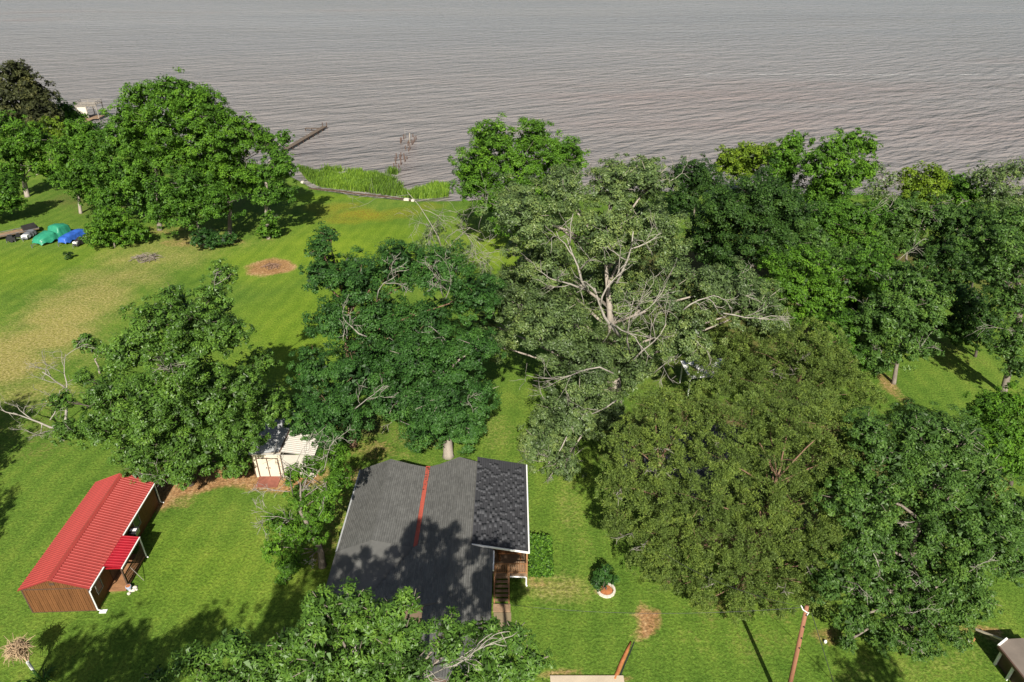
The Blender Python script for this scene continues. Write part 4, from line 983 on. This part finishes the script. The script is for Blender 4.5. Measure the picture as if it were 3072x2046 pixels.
jt = thing('jetty', 'narrow L shaped wooden jetty running out from the grove', 'jetty', at(900, 430, -.5))
j0 = at(900, 430, -.5)
A_, B_ = at(855, 457, -.5) - j0, at(975, 386, -.5) - j0
npk = 60
for k in range(npk):
    p = A_.lerp(B_, k / npk); q_ = A_.lerp(B_, (k + .88) / npk)
    MB().bar(p + Vector((0,0,.62)), q_ + Vector((0,0,.62)), 1.15, .07).build('plank', M['wetwood'], jt)
MB().bar(A_ + Vector((.5,0,.5)), B_ + Vector((.5,0,.5)), .12, .2).bar(A_ + Vector((-.5,0,.5)), B_ + Vector((-.5,0,.5)), .12, .2).build('beam', M['brown_trim'], jt)
for k in range(9):
    for sx in (-.5, .5):
        p = A_.lerp(B_, k / 8.0)
        MB().tube([p + Vector((sx,0,-1.2)), p + Vector((sx,0,.55 if k < 8 else 1.5))], .11, 6).build('piling', M['brown_trim'], jt)
c0, c1 = at(917, 392, -.5) - j0, at(955, 393, -.5) - j0
for k in range(10):
    p, q_ = c0.lerp(c1, k / 10), c0.lerp(c1, (k + .88) / 10); MB().bar(p + Vector((0,0,.62)), q_ + Vector((0,0,.62)), 1.0, .07).build('plank', M['wetwood'], jt)
for k in range(3):
    p = c0.lerp(c1, k / 2); MB().tube([p + Vector((0,0,-1.2)), p + Vector((0,0,.58))], .11, 6).build('piling', M['brown_trim'], jt)

pil = [(1216,413),(1228,410),(1211,418),(1205,424),(1202,430),(1239,411),(1248,419),(1244,425),(1240,431),(1230,424),(1227,430),(1224,437),(1236,435),(1217,448),(1230,448),(1226,454),(1203,470),(1190,476),(1200,476),(1213,478),(1221,478),(1186,484),(1215,485),(1188,493),(1203,494),(1197,502),(1182,503),(1189,514),(1187,522)]
piling_me = [MB().tube([(0,0,-1.4),(0,0,0),(.03,.0,hh_)], [.13,.125,.10], 7).mesh('old_piling', M['brown_trim'], True) for i_, hh_ in enumerate((.75,.95,1.15,.85,1.3))]
for i_, (px, py) in enumerate(pil):
    o = link('old_piling', piling_me[i_ % 5]); o.location = at(px, py, -.5); o.rotation_euler = (random.uniform(-.06,.06), random.uniform(-.06,.06), random.uniform(0,6))
    cl_ = 0 if py < 440 else 1 if py < 460 else 2
    tag(o, ('dark piling stump in the outermost cluster around the thick tall piling', 'dark piling stump of the few between the two clusters', 'dark piling stump in the cluster nearest the reeds')[cl_], 'piling', ('outer old pier pilings', 'middle old pier pilings', 'inner old pier pilings')[cl_])
for i_, (px, py) in enumerate(((1230,408),(1216,405))):
    o = MB().tube([(0,0,-1.4),(0,0,.8),(.04,.02,2.0 if i_ == 0 else 2.6)], [.16,.14,.10] if i_ == 0 else [.04,.035,.02], 8).build('tall_piling', M['greywood'], None, True); o.location = at(px, py + (18 if i_ == 0 else 12), -.5)
    tag(o, ('thick pale tall piling among the dark stumps', 'thin pale pole left of the thick tall piling')[i_], 'piling')

bh0 = at(281, 356, -.5)
bh = thing('boathouse', 'open frame boathouse with railed deck on top in the lake', 'boathouse', bh0, .12)
bh.scale = (.74, .74, .8)
def bpart(mb, n_, m_='greywood'): return mb.build(n_, M[m_], bh)
for x in (-3.6, -.3, 3.0):
    for y in (-2.6, 2.6): bpart(MB().tube([(x, y, -1.4), (x, y, 4.6)], .16, 6), 'post')
for y in (-2.6, 2.6): bpart(MB().box(-3.8, 3.2, y - .1, y + .1, 4.3, 4.6), 'beam')
for k in range(22):
    x = -3.8 + k * .32; bpart(MB().box(x, x + .29, -2.8, 2.8, 4.62, 4.7), 'plank')
for (a, b) in (((-3.7,-2.7),(3.1,-2.7)),((-3.7,2.7),(3.1,2.7)),((-3.7,-2.7),(-3.7,2.7)),((3.1,-2.7),(3.1,2.7))):
    for z in (5.1, 5.6): bpart(MB().bar((a[0],a[1],z),(b[0],b[1],z), .08, .09), 'rail')
    for k in range(4):
        f_ = k / 3; x, y = a[0] + (b[0]-a[0])*f_, a[1] + (b[1]-a[1])*f_; bpart(MB().box(x-.05,x+.05,y-.05,y+.05,4.7,5.65), 'rail_post')
bpart(MB().box(-3.4, -.4, -2.4, -2.3, 1.0, 4.2), 'wall_panel', 'stone')
bpart(MB().bar((1.6,-2.6,4.35),(2.95,-2.6,3.2), .1).bar((1.1,-2.6,4.35),(-.2,-2.6,3.2), .1), 'brace')
bpart(MB().box(-3.8, 3.2, -3.2, 3.0, .55, .7), 'dock', 'oldwood')
bpart(MB().box(-.6, 1.2, -9.5, -3.25, .4, .55), 'walkway', 'oldwood')

dk = at(1880, 530, -.5)
pier = thing('concrete_pier', 'pale broken concrete slab at the water behind the huge pale tree', 'slab', dk)
MB().prism([(-1.4,-.8,.75),(1.3,-1.0,.62),(1.5,1.0,.6),(-1.2,1.1,.8)], .5).build('slab', M['stone'], pier)
MB().box(-1.2,-.7,-.6,.8,-.8,.2).box(.7,1.1,-.7,.8,-.8,.1).build('footing', M['concrete'], pier)

# ------------------------------------------------------------------ covered boats and yard things on the far left
def tarp(name, label, a, b, W, prof, mat, cat='covered boat', seed=0, skirt=.35):
    """a tarpaulin draped over a hull: spine from a to b, prof = [(u, height, width factor)]"""
    rng = np.random.default_rng(seed); d = (b - a); L = d.length; ang = math.atan2(d.y, d.x)
    T = thing(name, label, cat, a.lerp(b, .5), ang)
    nu, nv = 36, 25; V = []
    us = np.linspace(0, 1, nu); hp = np.interp(us, [p[0] for p in prof], [p[1] for p in prof]); wp_ = np.interp(us, [p[0] for p in prof], [p[2] for p in prof]) * W / 2
    ph = rng.random(6) * 6
    for i, u in enumerate(us):
        for j in range(nv):
            s = -1 + 2 * j / (nv - 1); as_ = abs(s)
            x = (u - .5) * L
            if as_ < .55: yy = s / .55 * wp_[i] * .82; z = hp[i] * (1 - .10 * (as_ / .55) ** 2) + .05 * math.sin(u * 17 + ph[0]) * (1 - as_)
            else:
                q = (as_ - .55) / .45; yy = math.copysign(wp_[i] * (.82 + .22 * q), s); z = hp[i] * .9 * (1 - q) + skirt * q * (1 + .35 * math.sin(u * 23 + ph[1] + (2 if s > 0 else 0)))
                yy += math.copysign(.08 * math.sin(u * 41 + ph[2]) * q + .05 * math.sin(u * 67 + ph[3]) * q, s)
            if i in (0, nu - 1): z *= .45
            V.append((x, yy, max(z, .05)))
    Q = [(i*nv+j, (i+1)*nv+j, (i+1)*nv+j+1, i*nv+j+1) for i in range(nu-1) for j in range(nv-1)]
    V = np.array(V); V += rng.normal(0, .012, V.shape)
    o = link('tarp', np_mesh('tarp', V, np.array(Q), M[mat], None, True), T)
    # hull, trailer tongue and wheels underneath
    MB().prism([(-L*.47, -W*.36, .75), (L*.40, -W*.36, .75), (L*.47, 0, .8), (L*.40, W*.36, .75), (-L*.47, W*.36, .75)], .35).build('hull', M['white'], T)
    MB().bar((-L*.66, 0, .38), (L*.3, 0, .38), .09).bar((-L*.45, -W*.42, .36), (-L*.45, W*.42, .36), .07).bar((0, -W*.42, .36), (0, W*.42, .36), .07).box(-L*.66, -L*.64, -.04, .04, 0, .5).build('trailer_frame', M['steel'], T)
    for s in (-1, 1): MB().tube([(0, s*W*.44-.09, .3), (0, s*W*.44+.09, .3)], .3, 12).build('wheel', M['black'], T)
    return T
GB = at(110, 732); tarp('covered_boat', 'large boat on trailer under a bright green tarp', at(112,738), at(206,700), 2.5, [(0,.95,.65),(.12,1.25,.9),(.3,1.35,1),(.45,1.6,1),(.5,1.15,1),(.56,1.2,1),(.6,1.95,.95),(.8,2.0,.95),(.95,1.7,.85),(1,1.4,.75)], 'green_tarp', seed=1)
tarp('covered_boat', 'low boat under a blue tarp right of the green one', at(187,735), at(252,704), 1.6, [(0,.85,.8),(.1,1.1,1),(.5,1.2,1),(.9,1.15,1),(1,1.0,.9)], 'blue_tarp', seed=2)
tarp('covered_boat', 'small grey covered boat squeezed left of the green tarp', at(75,722), at(104,703), 1.2, [(0,.5,.6),(.3,.9,1),(.8,.95,1),(1,.8,.9)], 'grey_tarp', seed=3)
tarp('covered_motorcycle', 'black covered motorcycle in front of the light green bush', at(226,742), at(262,722), .85, [(0,.55,.7),(.3,.95,1),(.5,1.1,.9),(.8,.85,.8),(1,.5,.6)], 'dark_tarp', 'motorcycle', seed=4, skirt=.25)
tr0 = at(45, 708)
tr = thing('utility_trailer', 'long empty flat trailer with dark bed at the left edge', 'trailer', tr0, .75)
MB().box(-3.6, 3.2, -.9, .9, .55, .62).build('bed', M['oldwood'], tr)
MB().bar((-3.6,-.95,.75),(3.2,-.95,.75), .07).bar((-3.6,.95,.75),(3.2,.95,.75), .07).bar((3.2,-.95,.75),(3.2,.95,.75), .07).bar((-3.6,0,.45),(-5.2,0,.42), .1).build('frame', M['steel'], tr)
for s in (-1, 1): MB().tube([(.3, s*1.05-.1, .33), (.3, s*1.05+.1, .33)], .33, 12).build('wheel', M['black'], tr)
MB().prism([(1.2,-.8,1.1),(3.0,-.7,1.25),(3.0,.7,1.25),(1.2,.8,1.1)], .5).build('load_cover', M['dark_tarp'], tr)
p = at(40, 722)
en = thing('outboard_engine', 'grey machine standing in the grass before the flat trailer', 'engine', at(37, 725), .3)
MB().box(-.6,.6,-.35,.35,.25,.7).box(-.4,.3,-.25,.25,.7,1.0).build('casing', M['black'], en)
MB().bar((.5,0,.5),(1.4,.2,.25), .07).bar((-.6,-.3,.25),(-.6,-.3,0), .07).bar((-.6,.3,.25),(-.6,.3,0), .07).bar((.5,-.3,.25),(.5,-.3,0), .07).bar((.5,.3,.25),(.5,.3,0), .07).build('frame', M['steel'], en)
for s in (-.4, .4): MB().tube([(.05, s-.05, .22), (.05, s+.05, .22)], .22, 10).build('wheel', M['black'], en)

tree('small_shrub', 'tiny dark spiky plant alone on the lawn below the black motorcycle', 'shrub', [(203,768,9),(210,762,6),(198,760,5)], (206,776), 'dark', 'dark', seed=70, trunk_r=.05, extra=0, size=.6)
def stick_pile(name, label, px, py, r, n, mat, hgt, seed, L=(.8, 2.2)):
    rng = np.random.default_rng(seed); T = thing(name, label, 'brush pile', at(px, py))
    for k in range(n):
        a = rng.random() * 6.28; rr = r * math.sqrt(rng.random()); c = Vector((rr*math.cos(a), rr*math.sin(a)*.8, .06 + hgt*(1-rr/r)*rng.random()))
        b = rng.random() * 3.14; l_ = rng.uniform(*L)/2; d = Vector((math.cos(b), math.sin(b), rng.normal(0,.12))) * l_
        p0, p1 = c - d, c + d; p0.z = max(p0.z, .02); p1.z = max(p1.z, .02)
        MB().tube([p0, c + Vector((0,0,.05)), p1], [.035,.03,.015], 4).build('stick', mat, T)
    return T
stick_pile('brush_pile', 'heap of bare grey branches on the dry lawn', 440, 775, 1.7, 90, BARK['grey'], .8, 3)
stick_pile('brush_pile', 'burnt brown stick heap inside a round patch of bare soil', 815, 800, 1.1, 60, BARK['red'], .4, 4, (.5, 1.4))

# ------------------------------------------------------------------ pole, cables, near right corner
base = Vector((15.6, 23.3, 0)); top_ = Vector((14.98, 23.3, 9.0))
pole = thing('utility_pole', 'reddish brown wooden utility pole rising from the bottom edge', 'pole', base)
MB().tube([(0,0,-.2), (top_-base)*.5, top_-base], [.14,.12,.10], 12).build('post', M['rustpole'], pole, True)
for z in (8.5, 7.6, 6.7, 5.9):
    c = (top_ - base) * (z / 9.0); MB().tube([c + Vector((0,-.19,0)), c + Vector((0,-.12,0))], .035, 6).build('bolt', M['black'], pole)
MB().tube([(top_-base)*.965 + Vector((0,-.13,0)), (top_-base)*.985 + Vector((-.25,-.15,.06)), (top_-base)*1.0 + Vector((-.35,-.05,.12))], .03, 6).build('insulator_arm', M['white'], pole)
MB().tube([(top_-base)*.94 + Vector((.0,-.15,0)), (top_-base)*.97 + Vector((.06,-.17,0))], .03, 6).build('insulator', M['white'], pole)
def cable(label, a, b, sag, r=.012):
    pts = [a.lerp(b, k/12) - Vector((0,0,sag*4*(k/12)*(1-k/12))) for k in range(13)]
    o = MB().tube([p - a for p in pts], r, 4).build('cable', M['wire']); o.location = a; tag(o, label, 'cable'); return o
cable('thin service cable sagging from the pole top to the house', top_ + Vector((-.3,0,-.1)), Vector((-1.3, 28.0, 3.5)), .7)
cable('thin cable running from the pole top into the pine', top_ + Vector((0,.1,-.2)), at(1990, 1660, 5.5), .6)
cable('dark guy cable right of the pole going down to the ground', at(2435,1840,7.5), at(2500,2046,.0), .0, .02)
for px, py, lab in ((2475,1928,'white round cap on the soil right of the pole'),(2907,1924,'white round cap beside the orange stake')):
    o = MB().tube([(0,0,0),(0,0,.12),(0,0,.2),(0,0,.24)], [.09,.10,.08,.02], 10).build('pipe_cap', M['white'], None, True); o.location = at(px,py); tag(o, lab, 'cap')
o = MB().box(-.05,.05,-.05,.05,0,.5).box(-.055,.055,-.055,.055,.5,.53).build('stake', weathered('orange_wood', (.45,.2,.09), .2)); o.location = at(2914,1932); tag(o, 'short orange stake beside a white cap', 'stake')

# neighbour's shingled roof in the corner, drawn round its visible corner
nbp = [at(2996,1938,1.4), at(3022,1917,1.4), at(3110,1912,1.4), at(3200,2080,1.4), at(3095,2062,1.4)]
nb0 = at(3040,1980)
nbh = thing('corner_building', 'low grey tan shingled roof in the bottom right corner', 'building', nb0)
MB().prism([(p_.x-nb0.x, p_.y-nb0.y, 1.4 + .35*min(1,max(0,(k_ in (2,3))))) for k_, p_ in enumerate(nbp)][::-1][::-1] if False else [(p_.x-nb0.x, p_.y-nb0.y, 1.4) for p_ in nbp][::-1], .16).build('roof', M['shingle_tan'], nbh)
r = MB(); a, b = nbp[0]-nb0, nbp[1]-nb0; r.bar(a+Vector((-.04,0,.02)), b+Vector((-.04,0,.02)), .10, .16); r.build('fascia', M['white'], nbh)
r = MB(); a, b = nbp[0]-nb0, nbp[4]-nb0; r.bar(a+Vector((-.05,-.03,-.02)), b+Vector((-.05,-.03,-.02)), .10, .2); r.build('fascia', M['brown_trim'], nbh)
for k_ in range(3):
    p_ = a.lerp(b, .12 + .38*k_); MB().box(p_.x+.0, p_.x+.12, p_.y-.0, p_.y+.12, 0, 1.22).build('post', M['white'], nbh)
MB().bar(at(2928,1888,.25)-nb0, at(3012,1921,1.2)-nb0, .09, .12).build('brace', M['cream'], nbh)
MB().prism([(p_.x-nb0.x+.25, p_.y-nb0.y-.15, 1.2) for p_ in (nbp[0], nbp[1], nbp[2], nbp[3], nbp[4])][::-1], 1.2).build('wall', M['brown_trim'], nbh)

# concrete slab and trench at the bottom
sl_ = MB().box(0, 4.4, -1.6, 0, 0, .12).build('concrete_slab', M['concrete']); sl_.location = at(1650, 2030); tag(sl_, 'tan concrete slab at the bottom edge beside the trench', 'slab')
tn = thing('trench', 'narrow trench of orange soil leading to the concrete slab', 'trench', at(1875,1975))
t0_ = at(1875,1975); tp_ = [at(1898,1925), at(1886,1955), at(1870,1990), at(1858,2020), at(1850,2040)]
MB().tube([p_ - t0_ + Vector((-.12,0,0)) for p_ in tp_], [.06,.12,.14,.13,.15], 7).build('spoil_ridge', M['soil'], tn, True)
MB().tube([p_ - t0_ + Vector((.10,0,-.02)) for p_ in tp_], [.05,.055,.06,.06,.06], 6).build('slot', M['black'], tn)

# dead vine clump on its post, lower left, and the strappy plant at its foot
vb = at(112, 2028); vt = Vector((vb.x - .12, vb.y, 1.35))
dv = thing('dead_vine', 'tangled tan dead vine heaped on a white and grey post', 'dead plant', vb)
MB().tube([(0,0,0),(vt-vb)*.5], .065, 8).build('post', M['greymetal'], dv); MB().tube([(vt-vb)*.5,(vt-vb)*1.0], .09, 8).build('post_cap', M['white'], dv)
rng = np.random.default_rng(9); vc = at(52, 1945, 2.0) - vb; tang = MB()
for k in range(520):
    a = rng.normal(0, 1, 3); a /= np.linalg.norm(a); c = vc + Vector(a * np.array([.62,.5,.42]) * rng.random() ** .4)
    d = Vector(rng.normal(0,.22,3)); e = d + Vector(rng.normal(0,.16,3)) + Vector((0,0,-.12))
    tang.tube([c, c + d * .6, c + e], [.022,.018,.009], 3)
for k in range(8): tang.tube([(vt-vb)*.9, ((vt-vb)*.9).lerp(vc,.5) + Vector(rng.normal(0,.1,3)), vc + Vector(rng.normal(0,.2,3))], .025, 4)
o = tang.build('vine_tangle', BARK['dead'] if False else weathered('dead_vine', (.40,.29,.18), .35, 3, .9, .1), dv); o['kind'] = 'stuff'
ib = at(130, 2042); ir = thing('strap_leaf_plant', 'clump of dark strappy leaves at the foot of the vine post', 'plant', ib)
V = []; nq = 46
for k in range(nq):
    a = rng.random()*6.28; r_ = rng.uniform(.35,.95); h_ = rng.uniform(.3,.75); d = Vector((math.cos(a), math.sin(a), 0)); s_ = Vector((-d.y, d.x, 0))*.03
    p0 = d*rng.random()*.3; p1 = p0 + d*r_*.5 + Vector((0,0,h_)); p2 = p0 + d*r_ + Vector((0,0,h_*.75))
    me = np_mesh('leaf', np.array([p0-s_, p0+s_, p1+s_, p1-s_, p2+s_*.3, p2-s_*.3]), np.array([(0,1,2,3),(3,2,4,5)]), LEAF['deep'], {'tint': ('FACE', np.full(2, rng.random()))}); link('leaf', me, ir)

# ------------------------------------------------------------------ neighbour's house glimpsed under the pine
nh = thing('neighbour_house', 'dark roofed house almost hidden under the pine with white porch rail', 'house', (15.5, 41, 0))
MB().box(-4.5, 5, -5.5, 4.5, 0, 2.6).build('wall', M['plaster'], nh)
MB().prism([(-5,-6,2.7),(.2,-6,3.9),(.2,5,3.9),(-5,5,2.7)], .12).prism([(.2,-6,3.9),(5.5,-6,2.7),(5.5,5,2.7),(.2,5,3.9)], .12).build('roof', M['shingle_dark'], nh)
pr_ = MB()
for z in (1.0, 1.5): pr_.bar((-6.2, 4.6, z), (-3.0, 4.6, z), .06).bar((-6.2, 1.2, z), (-6.2, 4.6, z), .06)
pr_.build('porch_rail', M['white'], nh)
for k in range(5): MB().box(-6.25 + k*.8, -6.17 + k*.8, 4.56, 4.64, 0, 1.6).build('rail_post', M['white'], nh)
MB().box(-6.3, -4.55, 1.0, 4.7, .5, .62).build('porch_deck', M['oldwood'], nh)
cn = at(2110, 1165)
cano = thing('white_canopy', 'white metal canopy half hidden by pine needles', 'canopy', cn, .1)
MB().prism([(-2.2,-1.4,2.3),(2.2,-1.4,2.3),(2.2,1.4,2.5),(-2.2,1.4,2.5)], .08).build('roof', M['white'], cano)
for x in (-2.0, 2.0):
    for y in (-1.2, 1.2): MB().box(x-.05,x+.05,y-.05,y+.05,0,2.3).build('post', M['white'], cano)
print('leaf quads', STAT[0])
